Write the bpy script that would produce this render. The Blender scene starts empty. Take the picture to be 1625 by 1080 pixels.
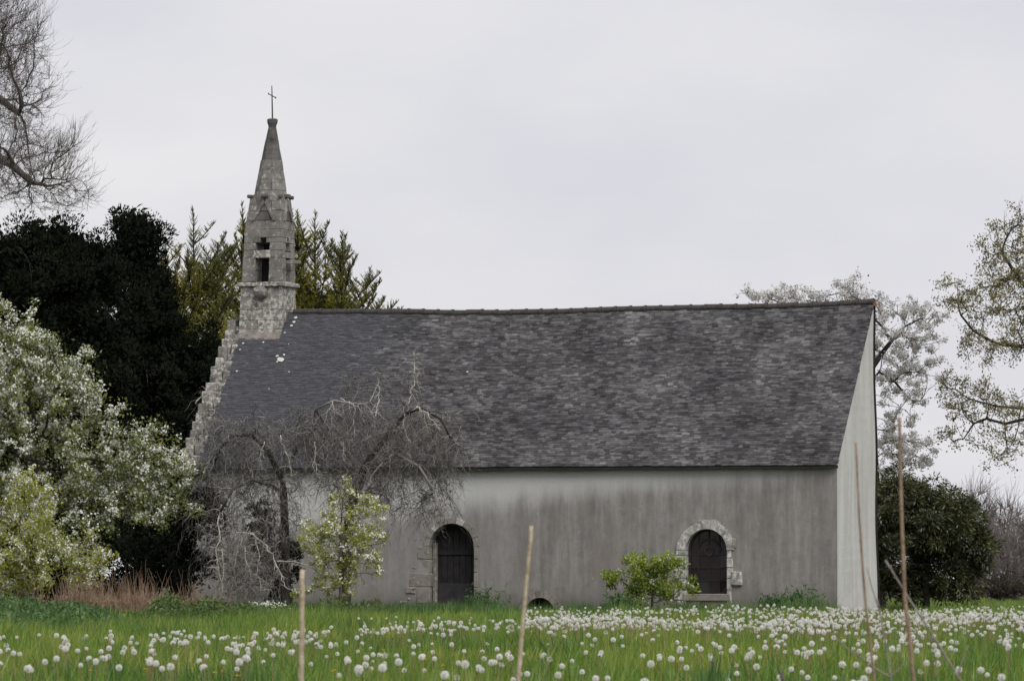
import bpy, bmesh, math
import numpy as np
from mathutils import Vector

# ------------------------------------------------------------------ camera, world, sun, exposure
SC = bpy.context.scene
COL = SC.collection
F = 9450.0                       # focal length in photograph pixels (1625 wide)
CAMZ = 0.75
PITCH = math.atan((916 - 540) / F)

cam = bpy.data.cameras.new('camera'); cam_o = bpy.data.objects.new('camera', cam); COL.objects.link(cam_o)
cam.sensor_fit = 'HORIZONTAL'; cam.sensor_width = 36.0; cam.lens = 36.0 * F / 1625
cam.clip_start = 0.5; cam.clip_end = 6000
cam_o.location = (0, 0, CAMZ); cam_o.rotation_euler = (math.pi / 2 + PITCH, 0, 0)
cam.dof.use_dof = True; cam.dof.focus_distance = 125; cam.dof.aperture_fstop = 209 / 12.0
SC.camera = cam_o

SUN_EL, SUN_AZ = math.radians(48), math.radians(150)     # azimuth clockwise from +Y
W = bpy.data.worlds.new('World'); SC.world = W; W.use_nodes = True
nt = W.node_tree; nt.nodes.clear()
wout = nt.nodes.new('ShaderNodeOutputWorld'); wbg = nt.nodes.new('ShaderNodeBackground')
sky = nt.nodes.new('ShaderNodeTexSky'); sky.sky_type = 'NISHITA'; sky.sun_disc = False
sky.sun_elevation = SUN_EL; sky.sun_rotation = SUN_AZ
tc = nt.nodes.new('ShaderNodeTexCoord'); mp = nt.nodes.new('ShaderNodeMapping'); mp.inputs['Scale'].default_value = (5, 5, 11)
nz = nt.nodes.new('ShaderNodeTexNoise'); nz.inputs['Scale'].default_value = 2.2; nz.inputs['Detail'].default_value = 5; nz.inputs['Roughness'].default_value = 0.5
cr = nt.nodes.new('ShaderNodeValToRGB')
cr.color_ramp.elements[0].position = 0.30; cr.color_ramp.elements[0].color = (4.12, 4.13, 4.52, 1)
cr.color_ramp.elements[1].position = 0.72; cr.color_ramp.elements[1].color = (5.02, 4.95, 5.08, 1)
mx = nt.nodes.new('ShaderNodeMix'); mx.data_type = 'RGBA'; mx.inputs[0].default_value = 0.97
nt.links.new(tc.outputs['Generated'], mp.inputs[0]); nt.links.new(mp.outputs[0], nz.inputs['Vector'])
nt.links.new(nz.outputs['Fac'], cr.inputs[0]); nt.links.new(sky.outputs[0], mx.inputs[6]); nt.links.new(cr.outputs[0], mx.inputs[7])
nt.links.new(mx.outputs[2], wbg.inputs[0]); nt.links.new(wbg.outputs[0], wout.inputs[0])
wbg.inputs[1].default_value = 0.1

sun = bpy.data.lights.new('sun', 'SUN'); sun.energy = 1.5; sun.angle = math.radians(40); sun.color = (1, 0.97, 0.92)
sun_o = bpy.data.objects.new('sun', sun); COL.objects.link(sun_o)
sd = Vector((math.sin(SUN_AZ) * math.cos(SUN_EL), math.cos(SUN_AZ) * math.cos(SUN_EL), math.sin(SUN_EL)))
sun_o.rotation_euler = sd.to_track_quat('Z', 'Y').to_euler(); sun_o.location = (30, -30, 60)
SC.view_settings.view_transform = 'Standard'; SC.view_settings.look = 'None'
SC.view_settings.exposure = 0.7; SC.view_settings.gamma = 1.0; SC.view_settings.use_curve_mapping = False
SC.render.engine = 'CYCLES'; SC.cycles.max_bounces = 6; SC.cycles.transparent_max_bounces = 8

# ------------------------------------------------------------------ helpers
def at(px, py, Y):
    """point at world depth Y seen at photograph pixel (px, py)"""
    a = (px - 812.5) / F; b = (540 - py) / F
    c, s = math.cos(PITCH), math.sin(PITCH)
    d = np.array([a, c - b * s, s + b * c]); t = Y / d[1]
    return np.array([0, 0, CAMZ]) + d * t
def terrain(X, Y):
    X = np.asarray(X, float); Y = np.asarray(Y, float)
    z = -0.10 + 0.035 * np.sin(X * 0.9 + Y * 0.11) + 0.03 * np.sin(Y * 0.23 - X * 0.4)
    z = z + 0.06 * np.exp(-((X + 9.3) / 2.6) ** 2 - ((Y - 116) / 13) ** 2)
    z = z + 0.05 * np.exp(-((X + 5.2) / 1.2) ** 2 - ((Y - 124) / 8) ** 2)
    z = z - 0.07 * np.clip((Y - 112) / 22, 0, 1)
    dx, dy = X - 8.07, Y - 148; u = dx * .9563 - dy * .2924; v = dx * .2924 + dy * .9563
    z = z - 0.17 * np.exp(-((u + 7.4) / 1.4) ** 2 - ((v + .3) / 7.0) ** 2)     # ground lowered here so the grass leaves the low vault visible from the camera
    return z
def norm(v):
    return v / np.maximum(np.linalg.norm(v, axis=-1, keepdims=True), 1e-9)
def link(o, parent=None):
    COL.objects.link(o)
    if parent is not None: o.parent = parent
    return o
def mesh_np(name, V, Fc, smooth=False):
    V = np.ascontiguousarray(V, np.float32); Fc = np.ascontiguousarray(Fc, np.int32)
    me = bpy.data.meshes.new(name); k = Fc.shape[1]; n = len(Fc)
    me.vertices.add(len(V)); me.vertices.foreach_set('co', V.ravel())
    me.loops.add(n * k); me.loops.foreach_set('vertex_index', Fc.ravel())
    me.polygons.add(n); me.polygons.foreach_set('loop_start', np.arange(0, n * k, k, dtype=np.int32))
    if smooth: me.polygons.foreach_set('use_smooth', np.ones(n, bool))
    me.update(calc_edges=True); return me
def mesh_list(name, V, Fc, smooth=False):
    me = bpy.data.meshes.new(name); me.from_pydata([tuple(map(float, v)) for v in V], [], [tuple(f) for f in Fc]); 
    if smooth: me.polygons.foreach_set('use_smooth', np.ones(len(me.polygons), bool))
    me.update(); return me
def obj(name, me, mat, parent=None, kind=None):
    o = bpy.data.objects.new(name, me); me.materials.append(mat) if not me.materials else None
    link(o, parent)
    if kind: o['kind'] = kind
    return o
def tag(o, label, cat, group=None):
    o['label'] = label; o['category'] = cat
    if group: o['group'] = group
    return o
def thing(name, label, cat, loc=(0, 0, 0), rz=0, group=None):
    o = bpy.data.objects.new(name, None); o.location = tuple(map(float, loc)); o.rotation_euler = (0, 0, rz)
    o.empty_display_size = 0.2
    return tag(link(o), label, cat, group)

class MB:                                                   # collects geometry blocks with faces of one width
    def __init__(s): s.v = []; s.f = []; s.n = 0
    def add(s, V, Fc):
        s.v.append(np.asarray(V, np.float32)); s.f.append(np.asarray(Fc, np.int32) + s.n); s.n += len(V)
    def mesh(s, name, smooth=False): return mesh_np(name, np.concatenate(s.v), np.concatenate(s.f), smooth)

# ------------------------------------------------------------------ materials
def lin(r, g, b):
    f = lambda c: (c / 255 / 12.92) if c <= 10 else ((c / 255 + 0.055) / 1.055) ** 2.4
    return (f(r), f(g), f(b), 1)
class NT:
    def __init__(s, name):
        s.m = bpy.data.materials.new(name); s.m.use_nodes = True; s.t = s.m.node_tree; s.t.nodes.clear()
        s.out = s.t.nodes.new('ShaderNodeOutputMaterial')
    def n(s, typ, **kw):
        nd = s.t.nodes.new(typ)
        for k, v in kw.items():
            if k in nd.inputs: nd.inputs[k].default_value = v
            else: setattr(nd, k, v)
        return nd
    def l(s, a, b): s.t.links.new(a, b)
    def coord(s, scale=(1, 1, 1), kind='Object'):
        c = s.n('ShaderNodeTexCoord'); m = s.n('ShaderNodeMapping'); m.inputs['Scale'].default_value = scale
        s.l(c.outputs[kind], m.inputs[0]); return m.outputs[0]
    def noise(s, vec, scale, detail=4, rough=0.55):
        n = s.n('ShaderNodeTexNoise', Scale=scale, Detail=detail, Roughness=rough); s.l(vec, n.inputs['Vector']); return n.outputs['Fac']
    def ramp(s, fac, stops, interp='LINEAR'):
        r = s.n('ShaderNodeValToRGB'); cr = r.color_ramp; cr.interpolation = interp
        while len(cr.elements) < len(stops): cr.elements.new(0.5)
        for e, (p, c) in zip(cr.elements, stops):
            e.position = p; e.color = c if len(c) == 4 else (*c, 1)
        s.l(fac, r.inputs[0]); return r.outputs[0]
    def mix(s, fac, a, b, mode='MIX'):
        m = s.n('ShaderNodeMix', data_type='RGBA', blend_type=mode)
        for i, v in ((0, fac), (6, a), (7, b)):
            if hasattr(v, 'is_linked') or hasattr(v, 'links'): s.l(v, m.inputs[i])
            else: m.inputs[i].default_value = v
        return m.outputs[2]
    def math(s, op, a, b=0.0, clamp=False):
        m = s.n('ShaderNodeMath', operation=op, use_clamp=clamp)
        for i, v in ((0, a), (1, b)):
            if hasattr(v, 'links'): s.l(v, m.inputs[i])
            else: m.inputs[i].default_value = v
        return m.outputs[0]
    def smooth(s, v, lo, hi):
        m = s.n('ShaderNodeMapRange', interpolation_type='SMOOTHSTEP'); m.inputs[1].default_value = lo; m.inputs[2].default_value = hi
        s.l(v, m.inputs[0]); return m.outputs[0]
    def surf(s, col, rough=0.85, bump=None, bstr=0.3, bdist=0.02, spec=0.25, metal=0):
        p = s.n('ShaderNodeBsdfPrincipled'); p.inputs['Roughness'].default_value = rough
        p.inputs['Specular IOR Level'].default_value = spec; p.inputs['Metallic'].default_value = metal
        if hasattr(col, 'links'): s.l(col, p.inputs['Base Color'])
        else: p.inputs['Base Color'].default_value = col
        if bump is not None:
            b = s.n('ShaderNodeBump', Strength=bstr, Distance=bdist); s.l(bump, b.inputs['Height']); s.l(b.outputs[0], p.inputs['Normal'])
        s.l(p.outputs[0], s.out.inputs[0]); return s.m
def foliage(name, stops, trans=0.3, rough=0.6, noise=1.2, gloss=0.04, inst=False):
    N = NT(name)
    if inst:
        oi = N.n('ShaderNodeObjectInfo'); nzz = N.noise(oi.outputs['Location'], noise, 3); g = N.n('ShaderNodeNewGeometry')
        fac = N.math('ADD', N.math('MULTIPLY', N.smooth(nzz, 0.3, 0.7), 0.55), N.math('MULTIPLY', g.outputs['Random Per Island'], 0.45))
    else:
        g = N.n('ShaderNodeNewGeometry'); nzz = N.noise(N.coord(), noise, 3)
        fac = N.math('ADD', N.math('MULTIPLY', N.smooth(nzz, 0.3, 0.7), 0.45), N.math('MULTIPLY', g.outputs['Random Per Island'], 0.55))
    c = N.ramp(fac, stops)
    d = N.n('ShaderNodeBsdfDiffuse'); t = N.n('ShaderNodeBsdfTranslucent'); gl = N.n('ShaderNodeBsdfGlossy', Roughness=0.45)
    N.l(c, d.inputs[0]); N.l(c, t.inputs[0])
    m1 = N.n('ShaderNodeMixShader'); m1.inputs[0].default_value = trans; N.l(d.outputs[0], m1.inputs[1]); N.l(t.outputs[0], m1.inputs[2])
    m2 = N.n('ShaderNodeMixShader'); m2.inputs[0].default_value = gloss; N.l(m1.outputs[0], m2.inputs[1]); N.l(gl.outputs[0], m2.inputs[2])
    N.l(m2.outputs[0], N.out.inputs[0]); return N.m
def bark(name, a, b, scale=6.0):
    N = NT(name); v = N.coord(); f = N.noise(v, scale, 5, 0.65)
    return N.surf(N.ramp(f, [(0.3, a), (0.7, b)]), 0.9, N.noise(v, scale * 5, 4), 0.5, 0.02)
M = {}
def stone_mat(name, base, pale, dark, lich=0.55, orange=True, isl=False):
    N = NT(name); v = N.coord()
    f1 = N.noise(v, 3.0, 6, 0.65); f2 = N.noise(v, 9.0, 5, 0.7); f3 = N.noise(v, 26.0, 4, 0.6)
    oi = N.n('ShaderNodeObjectInfo')
    c = N.ramp(f1, [(0.3, dark), (0.55, base), (0.75, base)])
    c = N.mix(N.math('MULTIPLY', oi.outputs['Random'], 0.35), c, dark)
    c = N.mix(N.math('MULTIPLY', N.smooth(f2, lich, lich + 0.12), 0.75), c, pale)
    c = N.mix(N.math('MULTIPLY', N.smooth(f3, 0.62, 0.7), 0.5), c, dark)
    if orange: c = N.mix(N.math('MULTIPLY', N.smooth(N.noise(v, 5.5, 4, 0.7), 0.64, 0.72), 0.45), c, (0.28, 0.17, 0.09, 1))
    return N.surf(c, 0.92, N.math('ADD', f3, N.math('MULTIPLY', f2, 1.5)), 0.55, 0.02)
M['granite'] = stone_mat('granite', (0.235, 0.222, 0.205, 1), (0.50, 0.485, 0.45, 1), (0.095, 0.09, 0.083, 1), 0.54)
M['granite_pale'] = stone_mat('granite_lichen', (0.28, 0.262, 0.24, 1), (0.62, 0.60, 0.55, 1), (0.10, 0.095, 0.085, 1), 0.47)
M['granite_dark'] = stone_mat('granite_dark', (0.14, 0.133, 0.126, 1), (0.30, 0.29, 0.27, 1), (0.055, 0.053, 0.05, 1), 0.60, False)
M['limewashed'] = stone_mat('limewashed_stone', (0.44, 0.43, 0.40, 1), (0.66, 0.65, 0.61, 1), (0.17, 0.16, 0.15, 1), 0.50, False)
M['jamb'] = stone_mat('jamb_stone', (0.27, 0.25, 0.225, 1), (0.45, 0.43, 0.39, 1), (0.13, 0.115, 0.10, 1), 0.58)
def render_wall():
    N = NT('weathered_render'); v = N.coord()
    sep = N.n('ShaderNodeSeparateXYZ'); N.l(v, sep.inputs[0]); z = sep.outputs[2]; u = sep.outputs[0]
    st = N.noise(N.coord((2.6, 1, 0.30)), 1.0, 6, 0.66)           # long vertical runs of damp
    st2 = N.noise(N.coord((7.0, 1, 1.3)), 1.0, 5, 0.65)
    bl = N.noise(N.coord((0.45, 1, 0.6)), 1.0, 4, 0.55)
    fine = N.noise(v, 18.0, 5, 0.7)
    # the washed zone under the eaves drops lower towards the west
    low = N.math('ADD', 2.98, N.math('MULTIPLY', N.math('ADD', u, 4.0), 0.10))
    h = N.math('ADD', N.math('SUBTRACT', z, low), N.math('MULTIPLY', N.math('SUBTRACT', st, 0.5), 0.7))
    h = N.math('ADD', h, N.math('MULTIPLY', N.math('SUBTRACT', bl, 0.5), 0.7))
    clean = N.smooth(h, -0.32, 0.50)
    pale = N.mix(fine, (0.42, 0.42, 0.405, 1), (0.56, 0.56, 0.535, 1))
    mot = N.noise(v, 2.6, 6, 0.68)
    dirt = N.ramp(N.math('ADD', N.math('MULTIPLY', st, 0.46), N.math('ADD', N.math('MULTIPLY', st2, 0.24), N.math('MULTIPLY', mot, 0.30))), [(0.34, (0.130, 0.122, 0.115, 1)), (0.5, (0.225, 0.210, 0.199, 1)), (0.66, (0.345, 0.332, 0.318, 1))])
    dirt = N.mix(N.math('MULTIPLY', N.smooth(bl, 0.5, 0.72), 0.5), dirt, (0.225, 0.195, 0.182, 1))
    dirt = N.mix(N.math('MULTIPLY', N.smooth(mot, 0.54, 0.66), 0.45), dirt, (0.125, 0.116, 0.11, 1)); dirt = N.mix(N.math('MULTIPLY', N.smooth(N.noise(v, 4.1, 5, 0.7), 0.58, 0.68), 0.35), dirt, (0.36, 0.35, 0.335, 1))
    # a paler, drier patch west of the middle
    patch = N.math('MULTIPLY', N.smooth(N.math('ADD', N.math('MULTIPLY', u, -1.0), N.math('MULTIPLY', st, 3.0)), 8.6, 11.5), 0.35)
    dirt = N.mix(patch, dirt, (0.27, 0.265, 0.26, 1))
    foot = N.math('MULTIPLY', N.math('SUBTRACT', 1.0, N.smooth(N.math('ADD', z, N.math('MULTIPLY', st2, 0.5)), 0.3, 1.0)), 0.35)
    dirt = N.mix(foot, dirt, (0.26, 0.25, 0.24, 1))
    alg = N.math('MULTIPLY', N.math('SUBTRACT', 1.0, N.smooth(N.math('ADD', z, N.math('MULTIPLY', mot, -1.0)), -0.45, 0.1)), 0.6); dirt = N.mix(alg, dirt, (0.105, 0.105, 0.08, 1))
    c = N.mix(clean, dirt, pale)
    c = N.mix(N.math('MULTIPLY', N.smooth(fine, 0.62, 0.75), 0.25), c, (0.10, 0.09, 0.085, 1))
    return N.surf(c, 0.93, N.math('ADD', fine, N.math('MULTIPLY', bl, 2.0)), 0.35, 0.02)
M['render'] = render_wall()
def gable_mat():
    N = NT('pale_limewash'); v = N.coord()
    st = N.noise(N.coord((1, 3.0, 0.3)), 1.0, 5, 0.6); fine = N.noise(v, 12.0, 5, 0.7); b = N.noise(v, 0.8, 3)
    c = N.ramp(st, [(0.3, (0.42, 0.42, 0.395, 1)), (0.65, (0.55, 0.552, 0.525, 1))])
    c = N.mix(N.math('MULTIPLY', N.smooth(b, 0.45, 0.7), 0.35), c, (0.40, 0.405, 0.375, 1))
    sp = N.noise(v, 3.2, 6, 0.7); c = N.mix(N.math('MULTIPLY', N.smooth(sp, 0.56, 0.68), 0.35), c, (0.33, 0.33, 0.295, 1))
    return N.surf(c, 0.93, N.math('ADD', fine, N.math('MULTIPLY', sp, 1.5)), 0.4, 0.02)
M['limewash'] = gable_mat()
def slate_mat(name='slate', hung=False):
    N = NT(name); v = N.coord(); g = N.n('ShaderNodeNewGeometry')
    sep = N.n('ShaderNodeSeparateXYZ'); N.l(v, sep.inputs[0])
    big = N.noise(N.coord((0.9, 0.7, 0.7)), 1.0, 6, 0.68); mid = N.noise(N.coord((2.2, 5, 5)), 1.0, 4, 0.6)
    f = N.math('ADD', N.math('MULTIPLY', big, 0.54), N.math('ADD', N.math('MULTIPLY', mid, 0.23), N.math('MULTIPLY', g.outputs['Random Per Island'], 0.23)))
    old = N.ramp(f, [(0.34, (0.030, 0.029, 0.030, 1)), (0.45, (0.066, 0.063, 0.067, 1)), (0.55, (0.108, 0.105, 0.110, 1)), (0.65, (0.18, 0.177, 0.18, 1)), (0.74, (0.30, 0.295, 0.29, 1))])
    hue = N.math('FRACT', N.math('MULTIPLY', g.outputs['Random Per Island'], 17.31))
    old = N.mix(N.math('MULTIPLY', N.math('GREATER_THAN', hue, 0.90), 0.4), old, (0.075, 0.055, 0.046, 1))
    new = N.ramp(N.math('ADD', N.math('MULTIPLY', g.outputs['Random Per Island'], 0.5), N.math('MULTIPLY', mid, 0.5)), [(0.25, (0.062, 0.063, 0.073, 1)), (0.75, (0.094, 0.095, 0.108, 1))])
    west = N.smooth(N.math('ADD', sep.outputs[0], N.math('MULTIPLY', N.math('SUBTRACT', mid, 0.5), 5.0)), -14.2, -11.6)
    c = N.mix(west, new, old)
    return N.surf(c, 0.68, N.noise(v, 30, 3), 0.25, 0.006, 0.3)
M['slate'] = slate_mat()
def plain(name, a, b, scale=5, rough=0.85, spec=0.25, bump=0.3):
    N = NT(name); v = N.coord(); f = N.noise(v, scale, 5, 0.6)
    return N.surf(N.ramp(f, [(0.3, a), (0.7, b)]), rough, N.noise(v, scale * 4, 4), bump, 0.01, spec)
M['ridge'] = plain('ridge_tile', (0.022, 0.021, 0.021, 1), (0.075, 0.066, 0.06, 1), 7)
M['ridge_red'] = plain('ridge_tile_red', (0.13, 0.05, 0.025, 1), (0.30, 0.12, 0.05, 1), 7)
M['mortar'] = plain('mortar', (0.14, 0.125, 0.11, 1), (0.27, 0.24, 0.215, 1), 6)
M['gutter'] = plain('black_gutter', (0.012, 0.012, 0.012, 1), (0.03, 0.028, 0.026, 1), 4, 0.6)
M['lead'] = plain('lead_flashing', (0.10, 0.095, 0.085, 1), (0.19, 0.18, 0.16, 1), 6, 0.7)
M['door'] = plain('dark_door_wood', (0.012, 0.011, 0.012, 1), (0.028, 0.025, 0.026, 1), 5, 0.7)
M['door_low'] = plain('worn_door_wood', (0.022, 0.021, 0.023, 1), (0.045, 0.042, 0.044, 1), 5, 0.75)
M['frame'] = plain('dark_window_frame', (0.02, 0.016, 0.014, 1), (0.05, 0.036, 0.03, 1), 6, 0.7)
M['iron'] = plain('rusty_iron', (0.05, 0.045, 0.045, 1), (0.12, 0.10, 0.09, 1), 20, 0.7)
M['lichen'] = plain('white_lichen', (0.42, 0.43, 0.40, 1), (0.62, 0.63, 0.58, 1), 30, 0.95)
def glass_mat():
    N = NT('leaded_glass'); oi = N.n('ShaderNodeObjectInfo'); f = N.noise(N.coord(), 6, 4)
    c = N.ramp(N.math('ADD', N.math('MULTIPLY', oi.outputs['Random'], 0.6), N.math('MULTIPLY', f, 0.4)), [(0.2, (0.008, 0.007, 0.009, 1)), (0.5, (0.018, 0.012, 0.012, 1)), (0.8, (0.022, 0.021, 0.024, 1))])
    return N.surf(c, 0.22, f, 0.15, 0.01, 0.4)
M['glass'] = glass_mat()
def ground_mat():
    N = NT('meadow_soil'); v = N.coord(); f = N.noise(v, 0.4, 6); f2 = N.noise(v, 6, 5)
    return N.surf(N.mix(f2, N.ramp(f, [(0.35, (0.03, 0.055, 0.012, 1)), (0.65, (0.07, 0.09, 0.025, 1))]), (0.06, 0.05, 0.03, 1)), 0.95, f2, 0.5, 0.05)
M['ground'] = ground_mat()
G = lambda *s: [(p, (*c, 1)) for p, c in s]
M['grass'] = foliage('meadow_grass_blades', G((0.20, (0.04, 0.115, 0.016)), (0.46, (0.13, 0.25, 0.026)), (0.68, (0.255, 0.33, 0.04)), (0.94, (0.42, 0.36, 0.09))), 0.4, noise=0.28, inst=True)
M['blade'] = foliage('broad_dark_blades', G((0.1, (0.03, 0.085, 0.03)), (0.9, (0.07, 0.15, 0.05))), 0.35)
M['dead_stem'] = foliage('dead_stems', G((0.1, (0.20, 0.12, 0.07)), (0.5, (0.34, 0.22, 0.14)), (0.9, (0.42, 0.36, 0.20))), 0.3, noise=0.5, inst=True)
M['rank_grass'] = foliage('rank_grass_blades', G((0.15, (0.035, 0.095, 0.024)), (0.55, (0.075, 0.165, 0.038)), (0.9, (0.16, 0.23, 0.05))), 0.35, noise=0.5, inst=True)
M['weed'] = foliage('weed_leaves', G((0.15, (0.04, 0.095, 0.03)), (0.55, (0.075, 0.155, 0.045)), (0.9, (0.15, 0.21, 0.06))), 0.35)
M['bramble'] = foliage('bramble_leaves', G((0.1, (0.04, 0.085, 0.02)), (0.6, (0.085, 0.14, 0.03)), (0.95, (0.17, 0.12, 0.045))), 0.3)
M['dry'] = foliage('dry_stalks', G((0.1, (0.16, 0.095, 0.06)), (0.5, (0.30, 0.19, 0.13)), (0.9, (0.42, 0.33, 0.22))), 0.25)
M['pappus'] = foliage('dandelion_pappus', G((0.1, (0.80, 0.78, 0.75)), (0.9, (0.92, 0.91, 0.88))), 0.22, gloss=0.0)
M['stem'] = foliage('dandelion_stem', G((0.1, (0.14, 0.17, 0.05)), (0.5, (0.28, 0.20, 0.11)), (0.9, (0.38, 0.20, 0.14))), 0.2)
M['core'] = plain('seed_core', (0.16, 0.13, 0.085, 1), (0.30, 0.25, 0.17, 1), 60)
M['yellow'] = foliage('yellow_petals', G((0.1, (0.75, 0.45, 0.015)), (0.9, (0.85, 0.60, 0.03))), 0.3)
M['yew'] = foliage('yew_sprays', G((0.1, (0.008, 0.010, 0.007)), (0.6, (0.014, 0.017, 0.011)), (0.95, (0.024, 0.028, 0.017))), 0.05, noise=0.5, gloss=0.0)
M['thuja'] = foliage('golden_conifer_sprays', G((0.15, (0.04, 0.055, 0.014)), (0.36, (0.15, 0.17, 0.028)), (0.58, (0.33, 0.31, 0.04)), (0.88, (0.50, 0.43, 0.06))), 0.4, noise=0.7)
M['laurel'] = foliage('dark_bush_leaves', G((0.1, (0.018, 0.023, 0.009)), (0.55, (0.048, 0.056, 0.018)), (0.95, (0.19, 0.19, 0.07))), 0.15, noise=1.0, gloss=0.05)
M['apple_leaf'] = foliage('young_apple_leaves', G((0.1, (0.075, 0.09, 0.022)), (0.55, (0.18, 0.21, 0.05)), (0.95, (0.36, 0.37, 0.10))), 0.35, noise=0.7)
M['lime_leaf'] = foliage('yellow_green_leaves', G((0.1, (0.19, 0.21, 0.03)), (0.55, (0.40, 0.42, 0.06)), (0.95, (0.58, 0.56, 0.12))), 0.5, noise=1.0)
M['petal'] = foliage('white_petals', G((0.1, (0.70, 0.71, 0.63)), (0.9, (0.90, 0.90, 0.85))), 0.25, gloss=0.0)
M['cherry_petal'] = foliage('cherry_petals', G((0.1, (0.52, 0.51, 0.49)), (0.9, (0.80, 0.79, 0.77))), 0.4, gloss=0.0)
M['oak_leaf'] = foliage('young_oak_leaves', G((0.1, (0.13, 0.115, 0.05)), (0.55, (0.26, 0.23, 0.10)), (0.95, (0.40, 0.36, 0.17))), 0.4, noise=0.8)
M['hawthorn_leaf'] = foliage('hawthorn_leaves', G((0.1, (0.11, 0.17, 0.022)), (0.55, (0.25, 0.33, 0.04)), (0.95, (0.42, 0.45, 0.08))), 0.45, noise=1.5)
M['far_scrub'] = foliage('dry_far_scrub', G((0.1, (0.06, 0.05, 0.038)), (0.6, (0.12, 0.10, 0.075)), (0.95, (0.19, 0.16, 0.12))), 0.2)
M['bark_dark'] = bark('dark_bark', (0.018, 0.015, 0.013, 1), (0.055, 0.047, 0.04, 1))
M['bark_grey'] = bark('grey_bark', (0.05, 0.046, 0.04, 1), (0.13, 0.12, 0.105, 1))
N = NT('grey_lichened_twigs'); g_ = N.n('ShaderNodeNewGeometry')
M['twig_grey'] = N.surf(N.ramp(g_.outputs['Random Per Island'], [(0.0, (0.05, 0.046, 0.042, 1)), (0.5, (0.13, 0.121, 0.11, 1)), (0.8, (0.24, 0.225, 0.205, 1)), (1.0, (0.42, 0.40, 0.36, 1))]), 0.9)
M['bark_white'] = bark('peeled_pale_branches', (0.44, 0.42, 0.38, 1), (0.66, 0.63, 0.58, 1), 5)
M['twig_brown'] = bark('brown_twigs', (0.075, 0.06, 0.05, 1), (0.14, 0.115, 0.098, 1), 2)
M['far_twig'] = bark('pale_far_twigs', (0.115, 0.098, 0.092, 1), (0.19, 0.165, 0.155, 1), 2)  # grey-brown, lighter than the brown twigs above
M['cane'] = bark('dry_cane', (0.30, 0.23, 0.15, 1), (0.58, 0.50, 0.37, 1), 22)
M['cane_brown'] = bark('dry_brown_stalk', (0.17, 0.11, 0.075, 1), (0.33, 0.24, 0.17, 1), 9)
M['grey_stick'] = bark('grey_stick', (0.16, 0.14, 0.125, 1), (0.32, 0.29, 0.26, 1), 12)

# ------------------------------------------------------------------ plant geometry
def tube(pts, rad, sides=6):
    """one connected tapering tube along a polyline"""
    P = np.asarray(pts, float); R = np.asarray(rad, float); n = len(P)
    T = norm(np.gradient(P, axis=0))
    ref = np.where(np.abs(T[:, 2:3]) > 0.9, np.array([[1.0, 0, 0]]), np.array([[0, 0, 1.0]]))
    ref = np.repeat(ref[:1], n, 0) if abs(T[0, 2]) > 0.9 else np.repeat(np.array([[0, 0, 1.0]]), n, 0)
    A = norm(np.cross(T, ref + 1e-3)); B = np.cross(T, A)
    th = np.arange(sides) / sides * 2 * math.pi
    V = P[:, None] + R[:, None, None] * (np.cos(th)[None, :, None] * A[:, None] + np.sin(th)[None, :, None] * B[:, None])
    i = np.arange(n - 1)[:, None]; j = np.arange(sides)[None]; k = (j + 1) % sides
    Fc = np.stack([i * sides + j, i * sides + k, (i + 1) * sides + k, (i + 1) * sides + j], -1).reshape(-1, 4)
    cap = [[0, 0, 0, 0]]
    return V.reshape(-1, 3), Fc
def twigs(rng, P, D, L, R, bend, K=3, wig=0.06, sides=3):
    """many thin curved tapering twigs at once; returns geometry and (points, directions) along them"""
    P = np.asarray(P, float); m = len(P); D = norm(np.asarray(D, float)); L = np.broadcast_to(L, (m,)); R = np.broadcast_to(R, (m,))
    bend = np.broadcast_to(bend, (m, 3)); t = np.linspace(0, 1, K + 1)
    Q = P[:, None] + L[:, None, None] * (D[:, None] * t[None, :, None] + bend[:, None] * (t ** 2)[None, :, None])
    w = rng.normal(0, wig, (m, K + 1, 3)) * L[:, None, None]; w[:, 0] = 0; Q = Q + w
    T = norm(np.gradient(Q, axis=1)); A = norm(np.cross(T, rng.normal(size=(m, 1, 3)))); B = np.cross(T, A)
    th = np.arange(sides) / sides * 2 * math.pi
    rr = R[:, None] * (1 - 0.75 * t[None])
    V = Q[:, :, None] + rr[:, :, None, None] * (np.cos(th)[None, None, :, None] * A[:, :, None] + np.sin(th)[None, None, :, None] * B[:, :, None])
    a = (np.arange(m) * (K + 1) * sides)[:, None, None]; i = np.arange(K)[None, :, None]; j = np.arange(sides)[None, None]; k = (j + 1) % sides
    Fc = np.stack([a + i * sides + j, a + i * sides + k, a + (i + 1) * sides + k, a + (i + 1) * sides + j], -1).reshape(-1, 4)
    return V.reshape(-1, 3), Fc, Q, T
def leaves(rng, P, D, ln, wd, fold=0.25):
    """rhombic leaves at P pointing along D"""
    m = len(P); D = norm(np.asarray(D, float)); ln = np.broadcast_to(ln, (m,))[:, None]; wd = np.broadcast_to(wd, (m,))[:, None]
    S = norm(np.cross(D, rng.normal(size=(m, 3)))); N = np.cross(D, S)
    V = np.stack([P, P + D * ln * 0.45 + S * wd / 2 + N * wd * fold, P + D * ln, P + D * ln * 0.45 - S * wd / 2 + N * wd * fold], 1)
    return V.reshape(-1, 3), np.arange(m * 4).reshape(-1, 4)
def blossoms(rng, P, r, k=4):
    """flower clusters: k little cupped petals-quads about each point"""
    m = len(P); C = np.repeat(P, k, 0) + rng.normal(0, 1, (m * k, 3)) * np.repeat(np.broadcast_to(r, (m,)), k)[:, None] * 0.55
    D = rng.normal(size=(m * k, 3)); D[:, 2] = np.abs(D[:, 2]) * 0.8
    s = np.repeat(np.broadcast_to(r, (m,)), k) * rng.uniform(0.7, 1.2, m * k)
    return leaves(rng, C, D, s, s * 0.9, 0.2)
def unit(rng, n): return norm(rng.normal(size=(n, 3)))
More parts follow.
